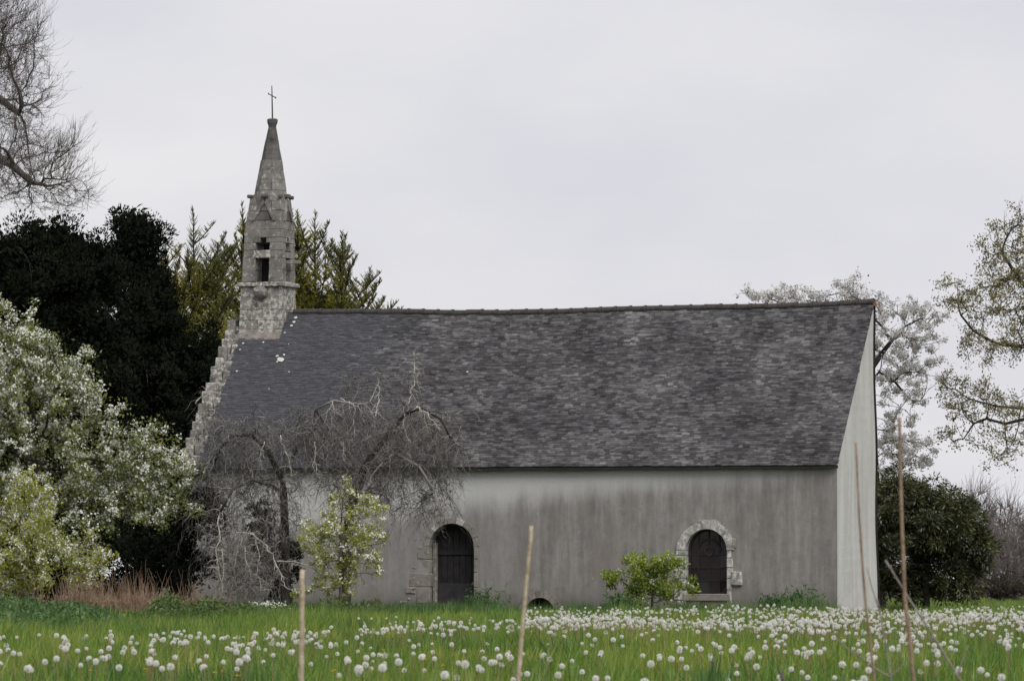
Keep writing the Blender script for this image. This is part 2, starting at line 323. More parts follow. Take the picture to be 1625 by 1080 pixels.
def cloud(rng, n, px, py, rx, ry, Y, rd, shell=0.0):
    """n points in an ellipsoid given by its outline in the photograph and a real depth"""
    c = at(px, py, Y); s = Y / F
    p = unit(rng, n) * (rng.uniform(shell, 1, n) ** (1 / 3 if shell == 0 else 1))[:, None]
    return c + p * np.array([rx * s, rd, ry * s])
def colonize(rng, starts, attrs, step, dk, maxit=140, trop=(0, 0, 0), wob=0.25):
    """space colonisation from hand-laid limbs; returns node positions and parents"""
    P = []; par = []
    for poly, root in starts:
        prev = root
        for q in poly:
            P.append(np.asarray(q, float)); par.append(prev); prev = len(P) - 1
    P = np.array(P); par = list(par); A = np.asarray(attrs); kids = np.zeros(len(P) + 40000, int)
    for p in par:
        if p >= 0: kids[p] += 1
    d = np.linalg.norm(A[:, None] - P[None], axis=2); near = d.argmin(1); dist = d.min(1); alive = np.ones(len(A), bool)
    for it in range(maxit):
        if not alive.any(): break
        ia = np.nonzero(alive)[0]; u, inv = np.unique(near[ia], return_inverse=True)
        acc = np.zeros((len(u), 3)); np.add.at(acc, inv, norm(A[ia] - P[near[ia]]))
        dirn = norm(norm(acc) + np.array(trop) + rng.normal(0, wob, acc.shape)); new = P[u] + dirn * step
        n0 = len(P); P = np.vstack([P, new]); par += list(u); kids[u] += 1
        dn = np.linalg.norm(A[ia][:, None] - new[None], axis=2); j = dn.argmin(1); dm = dn.min(1)
        better = dm < dist[ia]; near[ia[better]] = n0 + j[better]; dist[ia[better]] = dm[better]
        alive[ia[dist[ia] < dk]] = False
        alive[alive & (kids[near] >= 4)] = False
    return P, np.array(par)
def radii(P, par, rtip, rbase, e=1.65):
    n = len(P); acc = np.zeros(n); 
    for i in range(n - 1, -1, -1):
        if acc[i] == 0: acc[i] = rtip ** e
        if par[i] >= 0: acc[par[i]] += acc[i]
    r = acc ** (1 / e); k = (rbase - rtip) / max(r[0] - rtip, 1e-6)
    return rtip + (r - rtip) * k
def chains(P, par, r):
    n = len(P); ch = [[] for _ in range(n)]
    for i, p in enumerate(par):
        if p >= 0: ch[p].append(i)
    out = []; stack = [(0, -1)]
    while stack:
        s, p = stack.pop(); c = [p, s] if p >= 0 else [s]; cur = s
        while ch[cur]:
            b = max(ch[cur], key=lambda q: r[q])
            for q in ch[cur]:
                if q != b: stack.append((q, cur))
            c.append(b); cur = b
        out.append(c)
    return out
def wood(root, P, par, r, mat, sides=5, mat2=None):
    """trunk part and branches part"""
    cs = chains(P, par, r); T = MB(); B = MB(); o = np.array(root.location)
    for k, c in enumerate(cs):
        if len(c) < 2: continue
        rr = r[c].copy()
        if par[c[1]] == c[0] and k > 0: rr[0] = rr[1] * 1.15
        V, Fc = tube(P[c] - o, rr, 8 if k == 0 else (sides if rr[0] > 0.03 else 4))
        (T if k == 0 else B).add(V, Fc)
    obj('trunk', T.mesh('trunk', True), mat, root)
    if B.n: obj('branches', B.mesh('branches', True), mat2 or mat, root)
def part(root, name, V, Fc, mat, smooth=False):
    return obj(name, mesh_np(name, V - np.array(root.location), Fc, smooth), mat, root)
def ground_at(px, Y):
    X = at(px, 900, Y)[0]; return np.array([X, Y, float(terrain(X, Y))])
def rise(a, pts, n=4):
    """polyline: base point a, through pts, resampled"""
    pts = [np.asarray(a)] + [np.asarray(p) for p in pts]; out = [pts[0]]
    for p, q in zip(pts[:-1], pts[1:]):
        for k in range(1, n + 1): out.append(p + (q - p) * k / n)
    return out

# ------------------------------------------------------------------ the ground
xs = np.concatenate([[-2500, -700, -220, -80], np.arange(-45, 45.1, 1.0), [80, 220, 700, 2500]])
ys = np.concatenate([[-300, -60, 0], np.arange(10, 190.1, 1.0), [215, 260, 350, 600, 1200, 4000]])
GX, GY = np.meshgrid(xs, ys); GZ = terrain(GX, GY)
nx, ny = len(xs), len(ys); i = np.arange(ny - 1)[:, None]; j = np.arange(nx - 1)[None]
gf = np.stack([i * nx + j, i * nx + j + 1, (i + 1) * nx + j + 1, (i + 1) * nx + j], -1).reshape(-1, 4)
gr = obj('meadow_ground', mesh_np('meadow_ground', np.stack([GX, GY, GZ], -1).reshape(-1, 3), gf, True), M['ground'], kind='structure')

# ------------------------------------------------------------------ the chapel
ALPHA = math.radians(17); YSE = 148.0; XSE = (1328 - 812.5) / F * YSE
L = 16.95; WH = 3.85; ZE = 3.72; ZR = 7.60
GZ0 = -0.18
CH = thing('chapel', 'old stone chapel with grey slate roof, stained rendered wall and small bell spire', 'chapel', (XSE, YSE, 0), -ALPHA)
ca, sa = math.cos(ALPHA), math.sin(ALPHA)
def wu(px, v=0.0):
    """along-wall coordinate of photograph column px on the plane at depth v behind the south wall"""
    k = (px - 812.5) / F
    return (k * (YSE + ca * v) - XSE - sa * v) / (ca + k * sa)
def wz(py, u, v=0.0):
    Y = YSE - sa * u + ca * v
    return at(812, py, Y)[2]
ZG = ZR + 0.15                                    # apex of the east gable
def sag(u, v):
    t = -u / L                                    # 0 east .. 1 west
    return (0.17 - 0.50 * t + 0.48 * t * t) * max(min(v / WH, 1), 0) + 0.02 * math.sin(u * 0.8) * max(0, min(1, v / WH))

# --- south wall with its openings (built in vertical strips), reveals behind each opening
def arch_pts(u0, u1, zs, n=14, rise_k=1.0):
    c = (u0 + u1) / 2; r = (u1 - u0) / 2
    return [(c - r * math.cos(math.pi * k / n), zs + r * rise_k * math.sin(math.pi * k / n)) for k in range(n + 1)]
d0, d1 = wu(681), wu(753); door_top = wz(829, wu(717)); d_zs = door_top - (d1 - d0) / 2
w0, w1 = wu(1088), wu(1154); w_top = wz(838, wu(1120)); w_zs = w_top - (w1 - w0) / 2; w_sill = wz(943, wu(1120))
l0, l1 = wu(834), wu(880); l_top = wz(947, wu(857)); l_zs = l_top - (l1 - l0) / 2
OPEN = [dict(u0=d0, u1=d1, zb=GZ0 - 0.2, zs=d_zs, dep=0.42), dict(u0=l0, u1=l1, zb=GZ0 - 0.2, zs=l_zs, dep=0.5), dict(u0=w0, u1=w1, zb=w_sill, zs=w_zs, dep=0.36)]
V = []; Fc = []
def quad(a, b, c, d):
    n = len(V); V.extend([a, b, c, d]); Fc.append((n, n + 1, n + 2, n + 3))
zb = GZ0 - 0.4; zt = ZE - 0.06; cuts = [-L]
for o in sorted(OPEN, key=lambda q: q['u0']):
    a = cuts[-1]
    for k in range(6): quad((a + (o['u0'] - a) * k / 6, 0, zb), (a + (o['u0'] - a) * (k + 1) / 6, 0, zb), (a + (o['u0'] - a) * (k + 1) / 6, 0, zt), (a + (o['u0'] - a) * k / 6, 0, zt))
    pts = arch_pts(o['u0'], o['u1'], o['zs'])
    for p, q in zip(pts[:-1], pts[1:]): quad((p[0], 0, p[1]), (q[0], 0, q[1]), (q[0], 0, zt), (p[0], 0, zt))
    quad((o['u0'], 0, zb), (o['u1'], 0, zb), (o['u1'], 0, o['zb']), (o['u0'], 0, o['zb']))
    ring = [(o['u0'], o['zb'])] + pts + [(o['u1'], o['zb'])]
    for p, q in zip(ring[:-1], ring[1:]): quad((p[0], 0, p[1]), (p[0], o['dep'], p[1]), (q[0], o['dep'], q[1]), (q[0], 0, q[1]))
    quad((o['u0'], 0, o['zb']), (o['u1'], 0, o['zb']), (o['u1'], o['dep'], o['zb']), (o['u0'], o['dep'], o['zb']))
    cuts.append(o['u1'])
quad((cuts[-1], 0, zb), (0, 0, zb), (0, 0, zt), (cuts[-1], 0, zt))
me = mesh_list('south_wall', V, Fc); obj('wall', me, M['render'], CH)
# --- east gable: a battered pale face up to the ridge line, then a slate-hung face turning away
V = [(0.004, 0, zb), (0.10, WH, zb), (0.004, WH, ZR - 0.02), (0.004, 0, ZE - 0.02)]
V2 = []; F2 = []; nz_ = 28
for k in range(nz_ + 1):
    z = zb + (ZG - 0.02 - zb) * k / nz_
    b = 0.10 * (1 - k / nz_) + 0.018 * math.sin(k * 0.5)
    yl = 0.0 if z < ZE - 0.02 else (z - ZE + 0.02) / (ZG - ZE) * WH
    V2 += [(0.004, min(yl, WH - 0.001), z), (max(0.006, b), WH, z)]
for k in range(nz_): F2.append((2 * k, 2 * k + 1, 2 * k + 3, 2 * k + 2))
obj('gable_wall', mesh_list('gable_wall', V2, F2), M['limewash'], CH)
NE = (-1.45, 2 * WH)
V = [(0.0, WH, zb), (NE[0], NE[1], zb), (NE[0], NE[1], ZE), (0.0, WH, ZG - 0.02)]
obj('gable_wall', mesh_list('north_gable', V, [(0, 1, 2, 3)]), M['limewash'], CH)
# dark slate edge of the weather-hung face
def box_v(x0, x1, y0, y1, z0, z1): return [(x0, y0, z0), (x1, y0, z0), (x1, y1, z0), (x0, y1, z0), (x0, y0, z1), (x1, y0, z1), (x1, y1, z1), (x0, y1, z1)]
BOXF = [(0, 3, 2, 1), (4, 5, 6, 7), (0, 1, 5, 4), (1, 2, 6, 5), (2, 3, 7, 6), (3, 0, 4, 7)]
V3 = []; F3 = []
for k in range(nz_ + 1):
    z = zb + (ZG - 0.02 - zb) * k / nz_; b = max(0.006, 0.10 * (1 - k / nz_) + 0.018 * math.sin(k * 0.5))
    V3 += [(b - 0.10, WH + 0.012, z), (b + 0.055, WH + 0.012, z), (b - 0.02, WH + 0.25, z), (b - 0.2, WH + 0.25, z)]
for k in range(nz_):
    for q in range(4): F3.append((4 * k + q, 4 * k + (q + 1) % 4, 4 * k + 4 + (q + 1) % 4, 4 * k + 4 + q))
F3.append((4 * nz_, 4 * nz_ + 1, 4 * nz_ + 2, 4 * nz_ + 3))
obj('verge_slates', mesh_list('verge_slates', V3, F3), M['gutter'], CH)
# --- west gable and north wall
V = [(-L, 0, zb), (-L, 2 * WH, zb), (-L, 2 * WH, ZE), (-L, WH, ZR), (-L, 0, ZE)]
obj('gable_wall', mesh_list('west_gable', V, [(0, 4, 3, 2, 1)]), M['render'], CH)
V = [(-L, 2 * WH, zb), (NE[0], 2 * WH, zb), (NE[0], 2 * WH, ZE), (-L, 2 * WH, ZE)]
obj('wall', mesh_list('north_wall', V, [(0, 1, 2, 3)]), M['render'], CH)

# --- roof: deck of both slopes, then real slates on the south slope
V = []; Fc = []; NU = 24
roof = None
def rz(v): return ZE + (ZR - ZE) * v / WH
us = np.linspace(-L + 0.02, 0.03, NU)
for u in us:
    V += [(u, -0.16, rz(-0.16) + 0.0), (u, WH, ZR + sag(u, WH) - 0.02), (max(-L, min(u, -1.45 if u > -1.45 else u)), 2 * WH + 0.16, rz(-0.16))]
for k in range(NU - 1):
    a = 3 * k; Fc += [(a, a + 3, a + 4, a + 1), (a + 1, a + 4, a + 5, a + 2)]
roof = obj('roof', mesh_list('roof_deck', V, Fc), M['slate'], CH)
rng = np.random.default_rng(11)
SL = math.hypot(WH + 0.18, rz(WH) - rz(-0.18)); cu = np.array([0, (WH + 0.18) / SL, (rz(WH) - rz(-0.18)) / SL]); nn = np.array([0, -cu[2], cu[1]])
sl = MB(); ROWS = 84; gauge = SL / ROWS
V_all = []; cnt = 0
for row in range(ROWS):
    s0 = row * gauge
    ed = [-L + 0.06]
    while ed[-1] < 0.05: ed.append(ed[-1] + rng.uniform(0.10, 0.21))
    ed = np.array(ed); ed[-1] = 0.06
    if row % 2: ed[1:-1] += 0.03
    a = ed[:-1] + 0.0025; b = ed[1:] - 0.0025; m = len(a)
    lift = 0.014 + rng.uniform(-0.003, 0.012, m); off = rng.normal(0, 0.006, m); tilt = rng.normal(0, 0.004, m)
    def pt(u, s, h):
        base = np.array([0, -0.18, rz(-0.18)])
        P = base + cu * s[:, None] + nn * h[:, None]; P[:, 0] = u
        vv = P[:, 1]; t = -u / L
        P[:, 2] += (0.17 - 0.50 * t + 0.48 * t * t) * np.clip(vv / WH, 0, 1) + 0.02 * np.sin(u * 0.8) * np.clip(vv / WH, 0, 1)
        return P
    lo = s0 + off; hi = np.minimum(np.full(m, s0 + gauge * 1.7), SL)
    Vt = np.stack([pt(a, lo, lift + tilt), pt(b, lo, lift - tilt), pt(b, hi, np.full(m, 0.003)), pt(a, hi, np.full(m, 0.003)),
                   pt(a, lo, lift * 0 - 0.002), pt(b, lo, lift * 0 - 0.002)], 1)
    base = (np.arange(m) * 6)[:, None]
    sl.add(Vt.reshape(-1, 3), np.concatenate([base + np.array([[0, 1, 2, 3]]), base + np.array([[4, 5, 1, 0]])]))
obj('slates', sl.mesh('slates'), M['slate'], roof, 'stuff')
# gutter line and pale wall plate under the eaves
gv = []; gfc = []
for k in range(NU):
    u = -L + 0.05 + (L - 0.0) * k / (NU - 1); w = 0.008 * math.sin(k * 1.7)
    gv += [(u, -0.20, rz(-0.18) - 0.03 + w), (u, -0.20, rz(-0.18) - 0.085 + w), (u, -0.06, rz(-0.18) - 0.085 + w), (u, -0.06, rz(-0.18) - 0.01 + w)]
for k in range(NU - 1):
    for q in range(4): gfc.append((4 * k + q, 4 * k + 4 + q, 4 * k + 4 + (q + 1) % 4, 4 * k + (q + 1) % 4))
gfc += [(0, 1, 2, 3), (4 * NU - 1, 4 * NU - 2, 4 * NU - 3, 4 * NU - 4)]
obj('gutter', mesh_list('gutter', gv, gfc), M['gutter'], CH)

def hexa0(x0, x1, y0, y1, z0, z1): return mesh_list('ridge_end', box_v(x0, x1, y0, y1, z0, z1), BOXF)
# --- ridge tiles
def half_round(ln, r, n=8):
    V = []; Fc = []
    prof = [(0, 1.0), (ln - 0.07, 1.0), (ln - 0.069, 1.16), (ln, 1.16)]
    for x, k in prof:
        for q in range(n + 1):
            a = math.pi * (-0.08 + 1.16 * q / n); V.append((x, r * k * math.cos(a), r * k * math.sin(a) * 0.95))
    w = n + 1
    for p in range(len(prof) - 1):
        for q in range(n): Fc.append((p * w + q, p * w + q + 1, (p + 1) * w + q + 1, (p + 1) * w + q))
    Fc.append(tuple(range(w))); Fc.append(tuple(reversed(range(3 * w, 4 * w))))
    return mesh_list('ridge_tile', V, Fc)
rt = half_round(0.395, 0.10); rt.materials.append(M['ridge']); rtr = half_round(0.395, 0.115); rtr.materials.append(M['ridge_red'])
u_end = wu(466, WH); nt_ = 39; stp = (0.05 - u_end) / nt_
for k in range(nt_):
    u = u_end + stp * k
    o = bpy.data.objects.new('ridge_tile', rt); link(o, roof)
    z0 = ZR + sag(u, WH); z1 = ZR + sag(u + stp, WH)
    o.location = (u, WH, z0 - 0.015 + rng.normal(0, 0.006)); o.rotation_euler = (rng.normal(0, 0.05), -math.atan2(z1 - z0, stp) + rng.normal(0, 0.006), 0)
obj('ridge_end', hexa0(0.03, 0.09, WH - .10, WH + .06, ZG - .09, ZG + .02), M['ridge_red'], roof)
# lichen patches and stray mortar on the slates
def blob(r, n=11, seed=0):
    g = np.random.default_rng(seed); V = [(0, 0, 0.006)]
    for k in range(n): q = r * g.uniform(0.55, 1.15); V.append((q * math.cos(6.283 * k / n), q * math.sin(6.283 * k / n), 0.001))
    return mesh_list('lichen_patch', V, [(0, k + 1, (k + 1) % n + 1) for k in range(n)])
slope_a = math.atan2(cu[2], cu[1])
for q, (px, py, r) in enumerate([(446, 571, .10), (440, 566, .045), (451, 564, .04), (440, 575, .035), (469, 505, .05), (466, 512, .05), (463, 518, .045), (452, 529, .03), (386, 546, .035), (381, 556, .025), (418, 544, .03), (458, 547, .02), (459, 591, .025), (427, 618, .02), (376, 590, .03), (742, 591, .03)]):
    v = WH * 0.9
    for _ in range(8):
        u = wu(px, v); z = wz(py, u, v); v = (z - ZE - sag(u, v)) / (ZR - ZE) * WH
    o = obj('lichen_patch', blob(r, seed=q), M['lichen'], roof); o.location = Vector((u, v, rz(v) + sag(u, v))) + Vector(nn) * 0.034
    o.rotation_euler = (slope_a, 0, 0)

# --- stone pieces
def hexa(c8, bev=0.012, jit=0.0, rng=None, name='stone'):
    c8 = np.array(c8, float)
    if jit and rng is not None: c8 = c8 + rng.normal(0, jit, c8.shape)
    bm = bmesh.new(); vs = [bm.verts.new(tuple(c)) for c in c8]
    for f in BOXF: bm.faces.new([vs[q] for q in f])
    if bev: bmesh.ops.bevel(bm, geom=list(bm.edges), offset=bev, segments=1, affect='EDGES', clamp_overlap=True)
    bmesh.ops.recalc_face_normals(bm, faces=list(bm.faces))
    me = bpy.data.meshes.new(name); bm.to_mesh(me); bm.free(); return me
def arch_stone(c, zs, r0, r1, a0, a1, y0, y1, n=4, rng=None):
    V = []; 
    for k in range(n + 1):
        a = a0 + (a1 - a0) * k / n
        ro = r1
        for r, y in ((r0, y0), (ro, y0), (ro, y1), (r0, y1)): V.append((c - r * math.cos(a), y, zs + r * math.sin(a)))
    Fc = []
    for k in range(n):
        for q in range(4): Fc.append((4 * k + q, 4 * k + (q + 1) % 4, 4 * k + 4 + (q + 1) % 4, 4 * k + 4 + q))
    Fc += [(3, 2, 1, 0), (4 * n, 4 * n + 1, 4 * n + 2, 4 * n + 3)]
    return mesh_list('arch_stone', V, Fc)
rng = np.random.default_rng(5)
# door surround
dr = part0 = bpy.data.objects.new('doorway', None); link(dr, CH); dr.empty_display_size = .2
dc = (d0 + d1) / 2; drr = (d1 - d0) / 2; nvs = 9
for k in range(nvs):
    a0 = math.pi * k / nvs + 0.012; a1 = math.pi * (k + 1) / nvs - 0.012
    obj('arch_stone', arch_stone(dc, d_zs, drr - 0.015, drr + 0.13 + rng.uniform(-.02, .02), a0, a1, -0.025 + rng.uniform(-.006, .006), 0.3), M['jamb' if k not in (2, 5) else 'limewashed'], dr)
z = GZ0 - 0.1; q = 0
while z < d_zs - 0.05:
    h = min(rng.uniform(0.26, 0.44), d_zs - z); wl = rng.uniform(0.16, 0.30) if q % 2 else rng.uniform(0.30, 0.46); wr = rng.uniform(0.07, 0.13)
    if z < 0.55: wl += 0.10
    obj('jamb_stone', hexa(box_v(d0 - wl, d0 + 0.015, -0.012 - rng.uniform(0, .008), 0.25, z + 0.005, z + h - 0.005), 0.018, 0.012, rng), M['jamb'], dr)
    obj('jamb_stone', hexa(box_v(d1 - 0.015, d1 + wr, -0.02 - rng.uniform(0, .008), 0.25, z + 0.008, z + h - 0.008), 0.012, 0.004, rng), M['jamb'], dr)
    z += h; q += 1
for k in range(16):                                      # bared rubble in the broken render beside the door
    x = d0 - 0.40 - abs(rng.normal(0, .16)); zz = rng.uniform(GZ0, 1.0); sz_ = rng.uniform(.05, .10)
    obj('rubble_stone', hexa(box_v(x - sz_, x + sz_, -0.010 - .0008 * k, 0.1, zz - sz_ * .6, zz + sz_ * .6), 0.03, 0.018, rng), M['jamb'], dr)
# inner moulding and the door leaf
obj('moulding', hexa(box_v(d0 + 0.016, d0 + 0.115, 0.22, 0.40, GZ0 - .1, d_zs + .1), 0.02), M['granite'], dr)
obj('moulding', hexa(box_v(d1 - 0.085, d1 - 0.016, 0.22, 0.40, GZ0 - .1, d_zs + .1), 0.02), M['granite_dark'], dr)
leaf = bpy.data.objects.new('door', None); link(leaf, CH)
npl = 7; x0 = d0 + 0.03; wpl = (d1 - d0 - 0.06) / npl
for k in range(npl):
    a = x0 + wpl * k + 0.004; b = x0 + wpl * (k + 1) - 0.004
    def top(u): return d_zs + math.sqrt(max(drr ** 2 - (u - dc) ** 2, 0)) - 0.004
    V = box_v(a, b, 0.39 + rng.uniform(-.006, .006), 0.44, GZ0 - 0.1, 0); V[4] = (a, V[4][1], top(a)); V[5] = (b, V[5][1], top(b)); V[6] = (b, .44, top(b)); V[7] = (a, .44, top(a))
    obj('plank', hexa(V, 0.005), M['door'], leaf)
obj('kick_board', hexa(box_v(x0 + .09, d1 - .11, 0.355, 0.383, GZ0 - 0.05, wz(925, dc)), 0.008), M['door_low'], leaf)
obj('rail', hexa(box_v(x0 + .09, d1 - .11, 0.352, 0.383, wz(880, dc), wz(872, dc)), 0.008), M['door'], leaf)
obj('doorstep', hexa(box_v(d0 - .25, d1 + .2, -0.22, 0.34, GZ0 - .2, GZ0 + .06), 0.02, .006, rng), M['granite'], dr)
# window
wn = bpy.data.objects.new('window', None); link(wn, CH)
wc = (w0 + w1) / 2; wr_ = (w1 - w0) / 2; nvs = 9
for k in range(nvs):
    a0 = math.pi * k / nvs + 0.006; a1 = math.pi * (k + 1) / nvs - 0.006
    obj('arch_stone', arch_stone(wc, w_zs, wr_ - 0.012, wr_ + 0.215 + rng.uniform(-.035, .03), a0, a1, -0.035 + rng.uniform(-.008, .008), 0.24), M['limewashed'], wn)
for side in (-1, 1):
    z = w_sill - 0.42; q = 0; ub = w0 if side < 0 else w1
    while z < w_zs - 0.02:
        h = min(rng.uniform(0.20, 0.34), w_zs - z); w = rng.uniform(0.10, 0.15) if side > 0 else rng.uniform(.18, .3)
        xa, xb = (ub - w, ub + 0.012) if side < 0 else (ub - 0.012, ub + w)
        obj('jamb_stone', hexa(box_v(xa, xb, -0.03 - rng.uniform(0, .008), 0.22, z + 0.006, z + h - 0.006), 0.014, 0.006, rng), M['limewashed'], wn)
        z += h
bx = wu(1169); bz = wz(917, bx)
obj('projecting_stone', hexa(box_v(bx - 0.13, bx + 0.145, -0.09, 0.2, bz - 0.19, bz + 0.17), 0.03, 0.01, rng), M['limewashed'], wn)
bx2 = wu(1163); bz2 = wz(862, bx2)
obj('jamb_stone', hexa(box_v(bx2 - 0.05, bx2 + 0.09, -0.05, 0.2, bz2 - 0.13, bz2 + 0.13), 0.03, 0.01, rng), M['jamb'], wn)
obj('sill', hexa(box_v(w0 - .08, w1 + .08, -0.05, 0.33, w_sill - 0.16, w_sill + 0.02), 0.015, .004, rng), M['jamb'], wn)
fr = bpy.data.objects.new('frame_bars', None)
def ring(c, zs, r0, r1, y0, y1, name, mat, a0=0, a1=math.pi, n=16): return obj(name, arch_stone(c, zs, r0, r1, a0, a1, y0, y1, n), mat, wn)
ring(wc, w_zs, wr_ - 0.06, wr_ - 0.004, 0.22, 0.33, 'frame', M['frame'])
ring(wc, w_zs - 0.02, wr_ * 0.50, wr_ * 0.58, 0.235, 0.29, 'tracery', M['frame'])
ring(wc, w_zs - 0.02, 0.075, 0.125, 0.233, 0.288, 'tracery', M['frame'], 0, math.pi * 1.999, 18)
for s in (-1, 1): obj('frame', hexa(box_v(wc + s * (wr_ - 0.032) - .028, wc + s * (wr_ - 0.032) + .028, 0.222, 0.332, w_sill + 0.02, w_zs), 0.006), M['frame'], wn)
nc, nr_ = 4, 5; zw0 = w_sill + 0.02; zw1 = w_top
for cidx in range(nc):
    a = w0 + (w1 - w0) * cidx / nc; b = w0 + (w1 - w0) * (cidx + 1) / nc
    if cidx: obj('mullion', hexa(box_v(a - .012, a + .012, 0.24, 0.285, zw0, w_zs + math.sqrt(max(wr_ ** 2 - (a - wc) ** 2, 0)) - .02), 0.003), M['frame'], wn)
    for ridx in range(nr_):
        za = zw0 + (zw1 - zw0) * ridx / nr_; zb_ = zw0 + (zw1 - zw0) * (ridx + 1) / nr_
        t = rng.normal(0, 0.005, 4)
        def lim(u, z): return min(z, w_zs + math.sqrt(max(wr_ ** 2 - (u - wc) ** 2, 0)))
        c1, c2 = lim(a + .005, zb_), lim(b - .005, zb_)
        if max(c1, c2) <= za + .02: continue
        V = [(a + .005, .272 + t[0], min(za, c1)), (b - .005, .272 + t[1], min(za, c2)), (b - .005, .272 + t[2], c2), (a + .005, .272 + t[3], c1)]
        V += [(x, y + .01, z) for x, y, z in V]
        obj('pane', mesh_list('pane', V, [(0, 1, 2, 3), (7, 6, 5, 4), (0, 4, 5, 1), (1, 5, 6, 2), (2, 6, 7, 3), (3, 7, 4, 0)]), M['glass'], wn)
for ridx in range(1, nr_ - 1):
    za = zw0 + (zw1 - zw0) * ridx / nr_; obj('glazing_bar', hexa(box_v(w0 + .06, w1 - .06, 0.243, 0.288, za - .01, za + .01), 0.003), M['frame'], wn)
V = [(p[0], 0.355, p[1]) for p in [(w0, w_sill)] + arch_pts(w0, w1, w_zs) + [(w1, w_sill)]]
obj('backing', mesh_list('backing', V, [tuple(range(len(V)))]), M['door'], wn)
# low vault opening at the wall foot
lv = bpy.data.objects.new('low_vault', None); link(lv, CH); lc = (l0 + l1) / 2; lr = (l1 - l0) / 2
for k in range(7):
    a0 = math.pi * k / 7 + 0.012; a1 = math.pi * (k + 1) / 7 - 0.012
    obj('arch_stone', arch_stone(lc, l_zs, lr - 0.01, lr + 0.17 + rng.uniform(-.015, .015), a0, a1, -0.03 + rng.uniform(-.006, .006), 0.3), M['jamb'], lv)
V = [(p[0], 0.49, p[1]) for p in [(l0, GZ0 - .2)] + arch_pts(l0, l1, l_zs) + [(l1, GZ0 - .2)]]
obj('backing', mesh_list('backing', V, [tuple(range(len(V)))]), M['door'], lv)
for s in (-.10, .06): obj('iron_bar', hexa(box_v(lc + s, lc + s + .025, .2, .225, GZ0 - .1, l_zs + math.sqrt(max(lr ** 2 - s ** 2, .01))), 0.004), M['iron'], lv)

# --- stepped coping on the west gable
cp = bpy.data.objects.new('gable_coping', None); link(cp, CH)
nst = 16
for k in range(nst):
    v0 = -0.30 + (WH + 0.05) * k / nst; zc = rz(v0) + 0.06; dz = (ZR - ZE) / nst
    wj = rng.uniform(-.03, .03); sp = rng.uniform(0.16, 0.30)
    obj('coping_stone', hexa(box_v(-L - 0.34 + wj, -L - 0.34 + sp, v0, v0 + 0.55, zc - 0.10, zc + dz + 0.08 + rng.uniform(-.03, .05)), 0.02, 0.012, rng), M['granite_pale' if k % 3 else 'granite'], cp)
    obj('coping_stone', hexa(box_v(-L - 0.34 + sp + .01, -L + 0.12 + rng.uniform(-.03, .04), v0 + .02, v0 + 0.55, zc - 0.10, zc + dz * 0.8 + rng.uniform(-.04, .03)), 0.02, 0.012, rng), M['granite_pale' if k % 2 else 'granite'], cp)
    obj('gable_stone', hexa(box_v(-L - 0.30, -L - 0.01, v0 + 0.12, WH + .3, zc - dz - 0.02, zc - 0.11), 0.012, 0.006, rng), M['granite'], cp)
obj('gable_stone', hexa([(-L - .29, .1, zb), (-L - .01, .1, zb), (-L - .01, 2 * WH - .1, zb), (-L - .29, 2 * WH - .1, zb), (-L - .29, .1, ZE - .3), (-L - .01, .1, ZE - .3), (-L - .01, 2 * WH - .1, ZE - .3), (-L - .29, 2 * WH - .1, ZE - .3)], 0.01), M['granite'], cp)
V = [(-L - .28, WH, ZE - .3), (-L - .28, 2 * WH - .1, ZE - .3), (-L - .28, WH, ZR), (-L - .02, WH, ZE - .3), (-L - .02, 2 * WH - .1, ZE - .3), (-L - .02, WH, ZR)]
obj('gable_stone', mesh_list('north_coping', V, [(0, 1, 2), (3, 5, 4), (0, 3, 4, 1), (1, 4, 5, 2), (2, 5, 3, 0)]), M['granite'], cp)

# --- belfry: courses of cut stone around an open bell stage, gablets, octagonal spire
VB = WH
bu = wu(424, VB)                                    # centre of the base along the wall
TZ = lambda py: wz(py, bu, VB - 0.5)
bf = bpy.data.objects.new('belfry', None); link(bf, CH)
def axis(z): return bu + (z - TZ(520)) * 0.024, VB
PX = (YSE - sa * bu + ca * VB) / F                  # metres per photograph pixel at the belfry
HW = [(TZ(560), 35.5), (TZ(520), 35.5), (TZ(452), 34.0), (TZ(449), 33.5), (TZ(365), 31.0), (TZ(334), 28.0), (TZ(308), 24.0)]
def hw(z):
    return float(np.interp(z, [a for a, _ in HW], [b for _, b in HW])) * PX
def block(s0, s1, t0, t1, z0, z1, mat='granite', jit=0.004, bev=0.008, gap=0.002, name='stone', grow=0.0):
    c = []
    for z in (z0 + gap, z1 - gap):
        x, y = axis(z); w = hw(z) + grow
        for s, t in ((s0, t0), (s1, t0), (s1, t1), (s0, t1)):
            c.append((x + s * w + (gap if s == s0 and s > -1 else 0), y + t * w, z))
    return obj(name, hexa(c, bev, jit, rng, name), M[mat], bf)
rng = np.random.default_rng(21)
cz = [TZ(560), TZ(522), TZ(508), TZ(491), TZ(471), TZ(455)]
for k in range(5):
    sp = [0.05, -0.15, 0.1, -0.2, 0.12][k]; tp = [0.1, -0.2, .15, -.1, .1][k]
    for s0, s1 in ((-1, sp), (sp, 1)):
        for t0, t1 in ((-1, tp), (tp, 1)): block(s0, s1, t0, t1, cz[k], cz[k + 1], 'granite_pale')
for t0, t1 in ((-1.17, 0), (0, 1.17)):              # cornice slabs
    for s0, s1 in ((-1.17, 0.1), (0.1, 1.17)): block(s0, s1, t0, t1, TZ(455), TZ(447.5), 'granite_pale', 0.005, 0.02)
x, y = axis(TZ(464)); w = hw(TZ(464))
bm = bmesh.new(); bmesh.ops.create_icosphere(bm, subdivisions=2, radius=0.155)
